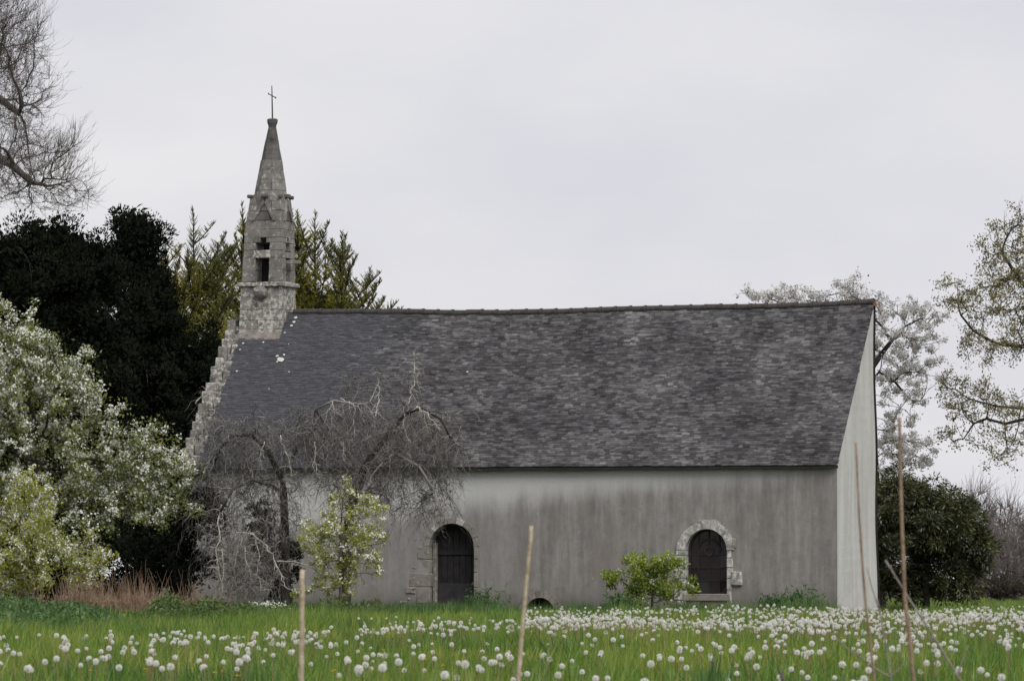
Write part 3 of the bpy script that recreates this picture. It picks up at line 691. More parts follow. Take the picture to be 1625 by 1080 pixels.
for v in bm.verts:
    v.co = Vector((x + 0.02 + v.co.x * 1.25, y - w - 0.10 + v.co.y * 1.6, TZ(463) + v.co.z * (1.0 if v.co.z > 0 else 1.3) + 0.02 * math.sin(v.co.x * 40)))
me = bpy.data.meshes.new('gargoyle'); bm.to_mesh(me); bm.free(); obj('gargoyle', me, M['granite'], bf)
# bell stage piers
def piers(z0, z1, g0, g1, mat='granite'):
    for s0, s1 in ((-1, g0), (g1, 1)):
        for t0, t1 in ((-1, g0), (g1, 1)): block(s0, s1, t0, t1, z0, z1, mat)
piers(TZ(447), TZ(428), -0.38, 0.34); piers(TZ(428), TZ(409), -0.36, 0.34, 'granite')
piers(TZ(409), TZ(397), -0.5, 0.42)
block(-0.5, 0.42, -1, -0.6, TZ(409), TZ(397), 'granite_pale'); block(-0.5, 0.42, 0.6, 1, TZ(409), TZ(397)); 
block(0.62, 1.0, -0.45, 0.40, TZ(409), TZ(399)); block(-1, -0.62, -0.5, .42, TZ(409), TZ(397))
piers(TZ(397), TZ(385), -0.36, 0.36); piers(TZ(385), TZ(377), -0.15, 0.17)
for s0, s1 in ((-1, -0.1), (-0.1, 1)):
    for t0, t1 in ((-1, 0.05), (0.05, 1)): block(s0, s1, t0, t1, TZ(377), TZ(364), 'granite')
block(-0.38, 0.20, 0.05, 0.12, TZ(447), TZ(409), 'door', .002, .004, name='shade_panel'); block(-0.36, 0.36, 0.2, 0.27, TZ(397), TZ(377), 'door', .002, .004, name='shade_panel')  # dark panels added so the belfry openings read as shaded inside
block(0.5, 1.62, -0.08, 0.14, TZ(418), TZ(412), 'granite', 0.004, 0.01, name='bell_beam')
# gablet courses
gz = [TZ(364), TZ(350), TZ(334), TZ(320), TZ(307)]
for k in range(2):
    sp = [0.1, -0.35, 0.35, -0.05][k]
    for s0, s1 in ((-1, sp), (sp, 1)):
        for t0, t1 in ((-1, -.1 + .2 * (k % 2)), (-.1 + .2 * (k % 2), 1)): block(s0, s1, t0, t1, gz[k], gz[k + 1], 'granite' if k % 2 else 'granite')
def gablet(face):
    za, zt_ = TZ(350), TZ(314); half = 20 * PX
    xa, ya = axis(za); wa = hw(za); xt, yt = axis(zt_); wt = hw(zt_)
    def P(s, z, out):
        k = (z - za) / (zt_ - za); w = wa + (wt - wa) * k; xx, yy = axis(z)
        return (xx + s, yy - w - out, z) if face == 0 else (xx + w + out, yy + s, z) if face == 1 else (xx + s, yy + w + out, z) if face == 2 else (xx - w - out, yy + s, z)
    for sgn in (-1, 1):
        a0, a1, b0, b1 = sgn * half, sgn * (half - .075), sgn * 0.035, 0.0
        zt2 = zt_
        c = [P(a0, za, .005), P(a1, za, .005), P(a1, za, -.03), P(a0, za, -.03), P(b0, zt2, .005 + .05), P(b1, zt2 - .13, .055), P(b1, zt2 - .13, -.03), P(b0, zt2, -.03)]
        c[0] = P(a0, za, .06); c[1] = P(a1, za, .06)
        obj('gablet_coping', hexa(c, 0.008, 0.003, rng), M['granite'], bf)
    c = [P(-half * .62, za + .02, .012), P(half * .62, za + .02, .012), P(0.02, zt_ - .22, .012), P(-.02, zt_ - .22, .012)]
    c2 = [P(-half * .62, za + .02, -.03), P(half * .62, za + .02, -.03), P(0.02, zt_ - .22, -.03), P(-.02, zt_ - .22, -.03)]
    obj('gablet_panel', mesh_list('gablet_panel', c + c2, [(0, 1, 2, 3), (7, 6, 5, 4), (0, 4, 5, 1), (1, 5, 6, 2), (2, 6, 7, 3), (3, 7, 4, 0)]), M['granite_dark'], bf)
    a = P(0, TZ(310), 0.05)
    obj('finial', hexa(box_v(a[0] - .09, a[0] + .09, a[1] - .09, a[1] + .09, a[2] - .06, a[2] + .05), 0.025, .005, rng), M['granite_dark'], bf)
for f_ in range(4): gablet(f_)
for sx in (-1, 1):
    for sy in (-1, 1):
        x, y = axis(TZ(311)); w = hw(TZ(311)) + 0.02
        obj('finial', hexa(box_v(x + sx * w - .065, x + sx * w + .065, y + sy * w - .065, y + sy * w + .065, TZ(314), TZ(308.5)), 0.02, .006, rng), M['granite_dark'], bf)
        c8 = []
        for zz, lo_, hi_ in ((TZ(334) + .002, .30, 1.0), (TZ(314), .72, 1.02)):
            xx, yy = axis(zz); ww = hw(zz)
            for a_, b_ in ((lo_, lo_), (hi_, lo_), (hi_, hi_), (lo_, hi_)): c8.append((xx + sx * a_ * ww, yy + sy * b_ * ww, zz))
        obj('broach_stone', hexa(c8, 0.01, .004, rng), M['granite'], bf)
# spire: every octagonal course in four corner stones
sz = [TZ(334), TZ(319), TZ(301), TZ(284), TZ(268), TZ(252), TZ(236), TZ(220), TZ(200)]
def sr(z): return float(np.interp(z, [TZ(334), TZ(307), TZ(252), TZ(200)], [31.5, 26.0, 16.4, 6.2])) * PX
for k in range(len(sz) - 1):
    z0, z1 = sz[k] + .003, sz[k + 1] - .003; a_off = math.pi / 8 + (math.pi / 4 if k % 2 else 0)
    for q in range(4):
        V = []
        for z in (z0, z1):
            x, y = axis(z); r = sr(z) + rng.normal(0, .004)
            V.append((x, y, z))
            for h in range(3):
                a = a_off + q * math.pi / 2 + h * math.pi / 4 + (0.012 if h == 0 else -0.012 if h == 2 else 0)
                V.append((x + r * math.cos(a), y + r * math.sin(a), z))
        obj('spire_stone', mesh_list('spire_stone', V, [(0, 3, 2, 1), (4, 5, 6, 7), (1, 2, 6, 5), (2, 3, 7, 6), (0, 1, 5, 4), (3, 0, 4, 7)]), M['granite' if k < 5 else 'granite_dark'], bf)
prof = [(200, 6.2), (197, 6.6), (193, 8.2), (188, 8.6), (186.5, 6.5), (186, 0.1)]
V = []; Fc = []
for k, (py, r) in enumerate(prof):
    z = TZ(py) + .002; x, y = axis(z)
    for h in range(8): V.append((x + r * PX * math.cos(math.pi / 8 + h * math.pi / 4), y + r * PX * math.sin(math.pi / 8 + h * math.pi / 4), z))
for k in range(len(prof) - 1):
    for h in range(8): Fc.append((8 * k + h, 8 * k + (h + 1) % 8, 8 * k + 8 + (h + 1) % 8, 8 * k + 8 + h))
obj('spire_cap', mesh_list('spire_cap', V, Fc), M['granite_dark'], bf)
x, y = axis(TZ(186)); b0 = np.array([x, y, TZ(187)]); b1 = np.array([x - 0.02, y, TZ(134)])
cr_ = MB(); cr_.add(*tube([b0, (b0 + b1) / 2, b1], [0.022, 0.018, 0.012], 6))
m_ = b0 + (b1 - b0) * 0.70
cr_.add(*tube([m_ + [-0.10, 0, 0.055], m_, m_ + [0.10, 0, -0.055]], [0.012, 0.017, 0.012], 6))
for e in (m_ + np.array([-0.10, 0, 0.055]), m_ + np.array([0.10, 0, -0.055])): cr_.add(*tube([e + [0, 0, -0.03], e, e + [0, 0, 0.03]], [0.006, 0.02, 0.006], 5))
obj('iron_cross', cr_.mesh('iron_cross', True), M['iron'], bf)
# sloping mortar apron below the tower's front foot
x, y = axis(TZ(520)); w = hw(TZ(520)); v1 = y - w + 0.02; v0 = v1 - 0.17
V = [(x - w - .02, v0, rz(v0) + sag(x, v0) + .022), (x + w, v0, rz(v0) + sag(x, v0) + .022), (x + w, v1, rz(v1) + sag(x, v1) + .055), (x - w - .02, v1, rz(v1) + sag(x, v1) + .055)]
V += [(a, b, c - .08) for a, b, c in V]
obj('flashing', mesh_list('flashing', V, [(0, 1, 2, 3), (0, 4, 5, 1), (1, 5, 6, 2), (3, 7, 4, 0)]), M['mortar'], roof)

# ------------------------------------------------------------------ meadow: instanced tufts (kind stuff)
def tuft_mesh(name, rng, n, hgt, spread, width, mat, droop=0.35):
    a = rng.uniform(0, 6.283, n); r = spread * np.sqrt(rng.uniform(0, 1, n))
    P = np.stack([r * np.cos(a), r * np.sin(a), np.full(n, -0.03)], 1)
    b = rng.uniform(0, 6.283, n); h = hgt * rng.uniform(0.45, 1.1, n); lean = h * droop * rng.uniform(0.2, 1.5, n)
    D = np.stack([np.cos(b), np.sin(b), np.zeros(n)], 1); S = np.stack([-np.sin(b + .5), np.cos(b + .5), np.zeros(n)], 1)
    w = width * rng.uniform(0.6, 1.3, n)[:, None]; up = np.array([0, 0, 1.0])
    m1 = P + D * lean[:, None] * .3 + up * h[:, None] * .55; t = P + D * lean[:, None] + up * h[:, None]
    V = np.stack([P - S * w / 2, P + S * w / 2, m1 + S * w * .42, m1 - S * w * .42, t + S * w * .06, t - S * w * .06], 1).reshape(-1, 3)
    k = (np.arange(n) * 6)[:, None]
    me = mesh_np(name, V, np.concatenate([k + np.array([[0, 1, 2, 3]]), k + np.array([[3, 2, 4, 5]])])); me.materials.append(mat); return me
def scatter(name, meshes, P, rot, scl, idx):
    src = bpy.data.collections.new(name + '_source')
    for k, me in enumerate(meshes):
        src.objects.link(bpy.data.objects.new('%s_%02d' % (name, k), me))
    pm = bpy.data.meshes.new(name); pm.vertices.add(len(P)); pm.vertices.foreach_set('co', np.ascontiguousarray(P, np.float32).ravel())
    for nm, typ, data in (('rot', 'FLOAT_VECTOR', rot), ('scl', 'FLOAT_VECTOR', scl)):
        at_ = pm.attributes.new(nm, typ, 'POINT'); at_.data.foreach_set('vector', np.ascontiguousarray(data, np.float32).ravel())
    at_ = pm.attributes.new('idx', 'INT', 'POINT'); at_.data.foreach_set('value', np.ascontiguousarray(idx, np.int32))
    o = bpy.data.objects.new(name, pm); link(o); o['kind'] = 'stuff'
    ng = bpy.data.node_groups.new(name, 'GeometryNodeTree')
    ng.interface.new_socket('Geometry', in_out='INPUT', socket_type='NodeSocketGeometry'); ng.interface.new_socket('Geometry', in_out='OUTPUT', socket_type='NodeSocketGeometry')
    gi = ng.nodes.new('NodeGroupInput'); go = ng.nodes.new('NodeGroupOutput'); ip = ng.nodes.new('GeometryNodeInstanceOnPoints'); ci = ng.nodes.new('GeometryNodeCollectionInfo')
    ci.inputs['Collection'].default_value = src; ci.inputs['Separate Children'].default_value = True; ci.inputs['Reset Children'].default_value = True
    ip.inputs['Pick Instance'].default_value = True
    def named(nm, typ):
        n = ng.nodes.new('GeometryNodeInputNamedAttribute'); n.data_type = typ; n.inputs['Name'].default_value = nm; return n.outputs[0]
    ng.links.new(gi.outputs[0], ip.inputs['Points']); ng.links.new(ci.outputs[0], ip.inputs['Instance'])
    ng.links.new(named('idx', 'INT'), ip.inputs['Instance Index']); ng.links.new(named('rot', 'FLOAT_VECTOR'), ip.inputs['Rotation']); ng.links.new(named('scl', 'FLOAT_VECTOR'), ip.inputs['Scale'])
    ng.links.new(ip.outputs[0], go.inputs[0])
    md = o.modifiers.new('scatter', 'NODES'); md.node_group = ng; return o
rng = np.random.default_rng(3)
def inside_chapel(X, Y, m=0.1):
    dx, dy = X - XSE, Y - YSE; u = dx * ca - dy * sa; v = dx * sa + dy * ca
    return (u > -L - .4 - m) & (u < 0.1 + m) & (v > -m) & (v < 2 * WH + m)
def field(n, y0, y1, k=0.5):
    Y = np.sqrt(rng.uniform(y0 ** 2, y1 ** 2, n)); X = rng.uniform(-1, 1, n) * (0.1 * Y + 4.0)
    ok = ~inside_chapel(X, Y, 0.05); return X[ok], Y[ok]
tm = [tuft_mesh('tuft', rng, 34, h, 0.17, w, M['grass'], d) for h, w, d in ((0.20, .006, .4), (0.26, .006, .5), (0.15, .009, .8), (0.36, .005, .25), (0.22, .010, .7), (0.30, .007, .5))]
parts = [field(15000, 18, 62), field(14500, 62, 112), field(11000, 112, 160), field(5500, 160, 240)]
X = np.concatenate([p[0] for p in parts]); Y = np.concatenate([p[1] for p in parts]); n = len(X)
s = rng.uniform(0.55, 1.05, n) * np.where(Y > 112, 0.72, 1.0) * (1 + .35 * np.sin(X * 2.1 + 2 * np.sin(Y * .37)) * np.sin(Y * .9))
s3 = np.stack([s * np.where(Y > 100, 1.3, 1.0)] * 2 + [s], 1)
scatter('meadow_grass', tm, np.stack([X, Y, terrain(X, Y)], 1), np.stack([rng.normal(0, .06, n), rng.normal(0, .06, n), rng.uniform(0, 6.28, n)], 1), s3, rng.integers(0, len(tm), n))
ds = [tuft_mesh('stem_tuft', rng, 7, h, 0.12, .005, M['dead_stem'], .15) for h in (.30, .36, .26)]
Xa, Ya = field(1800, 24, 118); n = len(Xa); s = rng.uniform(.7, 1.1, n)
scatter('dead_stems', ds, np.stack([Xa, Ya, terrain(Xa, Ya)], 1), np.stack([rng.normal(0, .1, n), rng.normal(0, .1, n), rng.uniform(0, 6.28, n)], 1), np.stack([s, s, s], 1), rng.integers(0, 3, n))
# taller, darker rank growth in patches and along the foot of the wall
rk = [tuft_mesh('tuft', rng, 40, h, 0.16, w, M['rank_grass'], d) for h, w, d in ((0.34, .010, .4), (0.42, .009, .35), (0.30, .013, .6))]
PX_ = []; 
def patch(px, Y, sx, sy, n, sc=1.0):
    c = ground_at(px, Y); X = c[0] + rng.normal(0, sx, n); Yy = Y + rng.normal(0, sy, n); ok = ~inside_chapel(X, Yy, 0.02)
    PX_.append(np.stack([X, Yy, np.full(n, sc)], 1)[ok])
for px, Y, sx, sy, n_, sc in [(60, 108, .9, 4, 170, .95), (150, 116, .6, 4, 60, .9), (10, 112, .6, 5, 90, 1.0), (310, 122, .55, 3, 110, 1.0), (620, 138, 1.6, 3, 200, .9), (520, 138, 1.2, 3, 160, 1.0), (690, 144, .7, 1.2, 60, 1.0), (765, 147, .22, .5, 26, 1.45), (795, 145, .5, 1.0, 30, .8), (930, 144.5, .7, 1.2, 70, 1.0), (985, 140, .2, 1, 16, 1.3), (1150, 144, 1.0, 1.4, 90, .9), (1268, 146, .3, .7, 40, 1.5), (1225, 146, .2, .6, 18, 1.2), (1310, 146, .2, .5, 16, 1.0), (400, 140, 1.0, 3, 120, .9), (1120, 34, .03, .5, 5, 1.0), (400, 45, .5, 3, 16, .8), (740, 38, .3, 3, 12, .7), (1480, 40, .3, 4, 12, .8), (600, 85, .6, 6, 26, .7), (1370, 44, .3, 3, 10, .8), (60, 42, .3, 3, 10, .8)]:
    patch(px, Y, sx, sy, n_, sc)
for _ in range(46):                                        # darker tussocks scattered over the meadow
    Yp = float(np.sqrt(rng.uniform(30 ** 2, 135 ** 2))); patch(rng.uniform(-60, 1690), Yp, rng.uniform(.1, .35), rng.uniform(.3, 1.2), int(rng.integers(4, 12)), rng.uniform(.55, .85))
rp = np.concatenate(PX_); n = len(rp); s = rp[:, 2] * rng.uniform(.7, 1.15, n)
scatter('rank_grass', rk, np.stack([rp[:, 0], rp[:, 1], terrain(rp[:, 0], rp[:, 1])], 1), np.stack([rng.normal(0, .1, n), rng.normal(0, .1, n), rng.uniform(0, 6.28, n)], 1), np.stack([s, s, s], 1), rng.integers(0, 3, n))

# ------------------------------------------------------------------ dandelions
def clock_mesh(n=84, blown=0.0, seed=2):
    g = np.random.default_rng(seed); k = np.arange(n) + .5; ph = np.arccos(1 - 2 * k / n); th = math.pi * (1 + 5 ** .5) * k
    D = np.stack([np.cos(th) * np.sin(ph), np.sin(th) * np.sin(ph), np.cos(ph)], 1); D = D[D[:, 2] > -0.93]
    if blown: D = D[(D @ norm(g.normal(size=3)) > -0.15 + g.normal(0, .25, len(D)))]
    m = len(D)
    V, Fc = [], []
    A = norm(np.cross(D, g.normal(size=(m, 3)))); B = np.cross(D, A); r = 0.0200; s = 0.0055
    R = r * g.uniform(.9, 1.06, m)[:, None]
    mb = MB()
    c = D * R * 0.9
    # each parachute: a small open cup of three slivers on its stalk
    for q in range(3):
        a0 = q * 2.094; d1 = A * math.cos(a0) + B * math.sin(a0); d2 = A * math.cos(a0 + .9) + B * math.sin(a0 + .9)
        V4 = np.stack([c, c + d1 * s + D * .0035, c + (d1 + d2) * s * .62 + D * .0042, c + d2 * s + D * .0035], 1).reshape(-1, 3); mb.add(V4, np.arange(m * 4).reshape(-1, 4))
    V4 = np.stack([c, c + A * .0006, D * .004 + A * .0006, D * .004], 1).reshape(-1, 3); mb.add(V4, np.arange(m * 4).reshape(-1, 4))
    return mb.mesh('seed_head')
def core_mesh():
    bm = bmesh.new(); bmesh.ops.create_icosphere(bm, subdivisions=1, radius=0.0088)
    for v in bm.verts: v.co.z *= 0.9
    me = bpy.data.meshes.new('flower_base'); bm.to_mesh(me); bm.free(); return me
def stem_mesh():
    V, Fc = tube([(0, 0, 0), (0.006, 0.002, -.10), (0.002, 0, -.22), (-.006, 0, -.36)], [.0022, .0026, .003, .0035], 4)
    return mesh_np('stem', V, Fc, True)
def petals_mesh():
    g = np.random.default_rng(8); mb = MB()
    for rr, up, n in ((.019, .005, 16), (.013, .010, 12), (.007, .013, 8)):
        a = np.linspace(0, 6.283, n, endpoint=False); D = np.stack([np.cos(a), np.sin(a), np.full(n, up / rr)], 1)
        mb.add(*leaves(g, np.zeros((n, 3)), D, rr * 1.05, .0065, .1))
    return mb.mesh('petals')
ck, co_, sm, pm_ = clock_mesh(), core_mesh(), stem_mesh(), petals_mesh()
cks = [ck, clock_mesh(76, 1, 4), clock_mesh(56, 0, 5), clock_mesh(34, 1, 6)]
for c_ in cks: c_.materials.append(M['pappus'])
co_.materials.append(M['core']); sm.materials.append(M['stem']); pm_.materials.append(M['yellow'])
rng = np.random.default_rng(77)
def dens(px, py):
    wob = 0.5 + 0.5 * np.sin(px * .021 + 1.3 * np.sin(px * .0063)) * np.sin(px * .047 + py * .05 + .6)
    clump = 0.35 + 0.65 * wob
    d = np.zeros_like(px)
    R = px > 835
    d = np.where(R & (py > 964) & (py < 1004), 1.25 * np.clip((1010 - py) / 26, 0.15, 1) * np.clip((py - 962) / 6, 0, 1) * (0.65 + .35 * wob), d)
    d = np.where((px > 1200) & (py > 962) & (py < 990), d * 1.25, d)
    d = np.where((px > 560) & (px <= 835) & (py > 984) & (py < 1004), 0.42 * clump, d)
    d = np.where((px > 420) & (px <= 580) & (py > 994) & (py < 1018), 0.42 * clump, d)
    d = np.where((px > 250) & (px <= 420) & (py > 1004) & (py < 1024), 0.34 * clump ** 1.6, d)
    d = np.where((px <= 250) & (py > 1012) & (py < 1036), 0.22 * clump ** 1.6, d)
    rest = (py >= 1004) & (d == 0)
    return np.where(rest, (0.046 * clump ** 2.2 + .004) * np.where(R & (py < 1048), 2.6, 1.0) * np.where(py > 1055, .75, 1), d)
N_ = 24000; px = rng.uniform(-90, 1715, N_); py = rng.uniform(962, 1080, N_)
keep = rng.uniform(0, 1, N_) < dens(px, py) * 0.62; px, py = px[keep], py[keep]
hh = rng.uniform(0.22, 0.36, len(px)); zh = -0.1 + hh; Yd = F * (CAMZ - zh) / (py - 916); Xd = (px - 812.5) / F * Yd
zg = terrain(Xd, Yd); zh = zg + hh; order = np.argsort(Yd)
vis = np.abs((Xd / Yd) * F) < 815
near_i = [i for i in order if vis[i]][:300]; ns = set(near_i); far_i = np.array([i for i in order if i not in ns])
def dandelion(X, Y, z, flower=False, label='', group='', sc=1.0):
    t = thing('dandelion', label, 'dandelion', (X, Y, z), rng.uniform(0, 6.28), group)
    t.rotation_euler = (rng.normal(0, .10), rng.normal(0, .10), rng.uniform(0, 6.28)); t.scale = (sc, sc, 1.0)
    st = bpy.data.objects.new('stem', sm); link(st, t)
    if flower:
        o = bpy.data.objects.new('petals', pm_); link(o, t)
    else:
        o = bpy.data.objects.new('seed_head', cks[int(rng.choice(4, p=[.5, .15, .25, .10]))]); link(o, t); o.location = (0, 0, .004); s_ = rng.uniform(.62, 1.08); o.scale = (s_, s_, s_)
        b = bpy.data.objects.new('flower_base', co_); link(b, o)
for i in near_i:
    p = px[i]; 
    zone = 'left of the tall pale cane' if p < 478 else 'between the two pale canes' if p < 822 else 'between leaning cane and tall brown stalks' if p < 1370 else 'right of the tall brown stalks'
    dandelion(Xd[i], Yd[i], zh[i], False, 'white dandelion seed head in near grass ' + zone, 'white dandelion clocks ' + zone)
n = len(far_i)
def join_meshes(name, items):
    mb_v, mb_f, mats, mi = [], [], [], []; off = 0; me = bpy.data.meshes.new(name); fl = []
    for k, m in enumerate(items):
        mb_v += [tuple(v.co) for v in m.vertices]; fl += [tuple(i + off for i in p.vertices) for p in m.polygons]; mi += [k] * len(m.polygons); off += len(m.vertices)
    me.from_pydata(mb_v, [], fl); 
    for m in items: me.materials.append(m.materials[0])
    me.polygons.foreach_set('material_index', mi); me.update(); return me
cl = [join_meshes('dandelion_clock', [c_, co_, sm]) for c_ in cks]
sc = rng.uniform(.6, 1.05, n)
scatter('dandelion_clocks', cl, np.stack([Xd[far_i], Yd[far_i], zh[far_i]], 1), np.stack([rng.normal(0, .12, n), rng.normal(0, .12, n), rng.uniform(0, 6.28, n)], 1), np.stack([sc, sc, sc], 1), rng.choice(4, n, p=[.45, .2, .2, .15]))
yl = [(450, 1058), (530, 1058), (490, 1049), (430, 1036), (609, 1026), (675, 1034), (704, 1042), (786, 1038), (97, 1043), (145, 1065), (378, 1076), (355, 1063), (342, 1073), (1075, 1046), (1118, 1054), (1262, 1058), (1172, 1030), (1197, 1058), (1358, 1010), (1335, 1010), (958, 1003), (1025, 1012), (232, 1061)]
for k, (a, b) in enumerate(yl):
    h = rng.uniform(.16, .25); Yy = F * (CAMZ + .1 - h) / (b - 916); Xx = (a - 812.5) / F * Yy
    zone = 'left of the tall pale cane' if a < 478 else 'between the two pale canes' if a < 822 else 'right of the leaning cane'
    dandelion(Xx, Yy, float(terrain(Xx, Yy)) + h, True, 'small yellow dandelion flower in the grass ' + zone, 'yellow dandelion flowers ' + zone)

# ------------------------------------------------------------------ trees
def gtree(name, label, cat, px, Y, group=None):
    return thing(name, label, cat, ground_at(px, Y) - np.array([0, 0, 0.05]), 0, group)
# big leafless tree, far left
rng = np.random.default_rng(101)
t = gtree('bare_tree', 'tall leafless tree with fine twigs reaching in at the upper left edge', 'tree', -130, 186)
b = np.array(t.location); tr = rise(b, [at(-128, 600, 186), at(-118, 330, 186.5), at(-105, 150, 187), at(-95, 10, 187)], 5)
limb = [at(-70, 190, 186), at(-20, 240, 185.5), at(20, 262, 185), at(50, 290, 185)]
limb2 = [at(-60, 110, 187), at(-10, 150, 186.5), at(30, 180, 186)]
A = np.vstack([cloud(rng, 1100, -50, 140, 135, 165, 186, 4.0), cloud(rng, 520, 35, 272, 105, 60, 185, 2.5), cloud(rng, 300, 0, 60, 75, 75, 186, 2.5), cloud(rng, 200, 95, 305, 58, 34, 185, 1.6)])
P, par = colonize(rng, [(tr, -1), (limb, 13), (limb2, 16)], A, 0.30, 0.36, 120, (0, 0, 0.05), .2); r = radii(P, par, .008, .34); wood(t, P, par, r, M['bark_grey'], 5, M['bark_grey'])
thin = np.nonzero((r < .04) & (np.arange(len(P)) > len(tr)))[0]; dd = norm(P[thin] - P[par[thin]])
k = np.repeat(np.arange(len(thin)), 4); D = norm(dd[k] + rng.normal(0, .45, (len(k), 3)))
V1, F1, Q, T = twigs(rng, P[thin][k], D, rng.uniform(.35, .85, len(k)), .0075, (0, 0, .38), 3, .05)
q = rng.integers(1, 4, len(k)); i_ = np.arange(len(k)); k2 = np.repeat(i_, 2); q2 = rng.integers(1, 4, len(k2))
V2_, F2_, _, _ = twigs(rng, Q[k2, q2], T[k2, q2] + rng.normal(0, .5, (len(k2), 3)), rng.uniform(.18, .45, len(k2)), .005, (0, 0, .35), 2, .05)
mb = MB(); mb.add(V1 - b, F1); mb.add(V2_ - b, F2_); obj('twigs', mb.mesh('twigs'), M['twig_brown'], t)

# dark yews behind the blossom
def evergreen(name, label, px, Y, ells, n_clump, per, mat, seed, size=(.24, .07), up=.35, core=True, droop=0.0, cl=(.35, .75), trunk_top=None, barkm='bark_dark', shell=.55, trunk_r=.28, inner=0):
    rng = np.random.default_rng(seed); t = gtree(name, label, 'tree', px, Y); b = np.array(t.location)
    tot = sum(e[2] * e[3] for e in ells); C = np.vstack([cloud(rng, max(4, int(n_clump * e[2] * e[3] / tot)), e[0], e[1], e[2], e[3], Y + e[4], e[5], shell) for e in ells])
    C = C[C[:, 2] > terrain(C[:, 0], C[:, 1]) + .15]
    top = at(ells[0][0], ells[0][1], Y); tr = rise(b, [(b + top) / 2 + [0.1, 0, 0], top], 6)
    sub = C[rng.permutation(len(C))[:220]]; P, par = colonize(rng, [(tr, -1)], sub, .45, .6, 60, (0, 0, 0), .15); r = radii(P, par, .015, trunk_r); wood(t, P, par, r, M[barkm])
    cr_ = rng.uniform(*cl, len(C)); n = len(C) * per; k = np.repeat(np.arange(len(C)), per)
    d = unit(rng, n); d[:, 2] = np.where(rng.uniform(size=n) < .7, np.abs(d[:, 2]), d[:, 2]); pos = C[k] + d * (cr_[k] * rng.uniform(.45, 1.0, n))[:, None] * np.array([1, 1, .8])
    D = d * .9 + rng.normal(0, .35, (n, 3)); D[:, 2] += up - droop
    ok = pos[:, 2] > terrain(pos[:, 0], pos[:, 1]) + .03
    V, Fc = leaves(rng, pos[ok], D[ok], rng.uniform(.6, 1.3, ok.sum()) * size[0], rng.uniform(.7, 1.3, ok.sum()) * size[1], .15)
    if inner:                                               # broad shoots deep inside keep the crown closed
        m = len(C) * inner; ki = np.repeat(np.arange(len(C)), inner); E = np.array([at(e[0], e[1], Y + e[4]) for e in ells]); ne = np.linalg.norm(C[:, None] - E[None], axis=2).argmin(1); p2 = (E[ne] + (C - E[ne]) * .72)[ki] + rng.normal(0, .16, (m, 3)); p2 = p2[p2[:, 2] > terrain(p2[:, 0], p2[:, 1]) + .05]
        V2, F2 = leaves(rng, p2, unit(rng, len(p2)), rng.uniform(.16, .28, len(p2)), rng.uniform(.10, .16, len(p2)), .15); F2 = F2 + len(V); V = np.vstack([V, V2]); Fc = np.vstack([Fc, F2])
    part(t, 'crown', V, Fc, M[mat]); return t
evergreen('yew_tree', 'near-black broad yew at the left edge behind the blossoming apple', 60, 166, [(50, 545, 125, 215, 0, 3.2), (100, 490, 100, 150, 1, 2.6), (20, 420, 75, 90, 1, 2.2), (90, 385, 50, 55, 1, 1.6), (-60, 540, 110, 220, 1, 3), (45, 760, 150, 190, -1, 3), (170, 560, 60, 160, 0, 2), (140, 440, 55, 75, 1, 1.5)], 560, 215, 'yew', 31, (.105, .044), shell=.2, inner=70)
evergreen('yew_tree', 'near-black yew with a knobbly top between apple blossom and golden conifers', 225, 170, [(225, 500, 62, 150, 0, 2.0), (205, 395, 34, 55, 0, 1.2), (215, 368, 16, 32, 0, .7), (185, 420, 30, 50, 0, 1.2), (260, 600, 80, 170, 0, 2.2), (300, 760, 70, 190, -1, 2.2), (200, 720, 100, 220, 0, 2.5), (330, 620, 40, 120, 1, 1.6)], 520, 215, 'yew', 32, (.105, .042), cl=(.28, .6), shell=.2, inner=60)
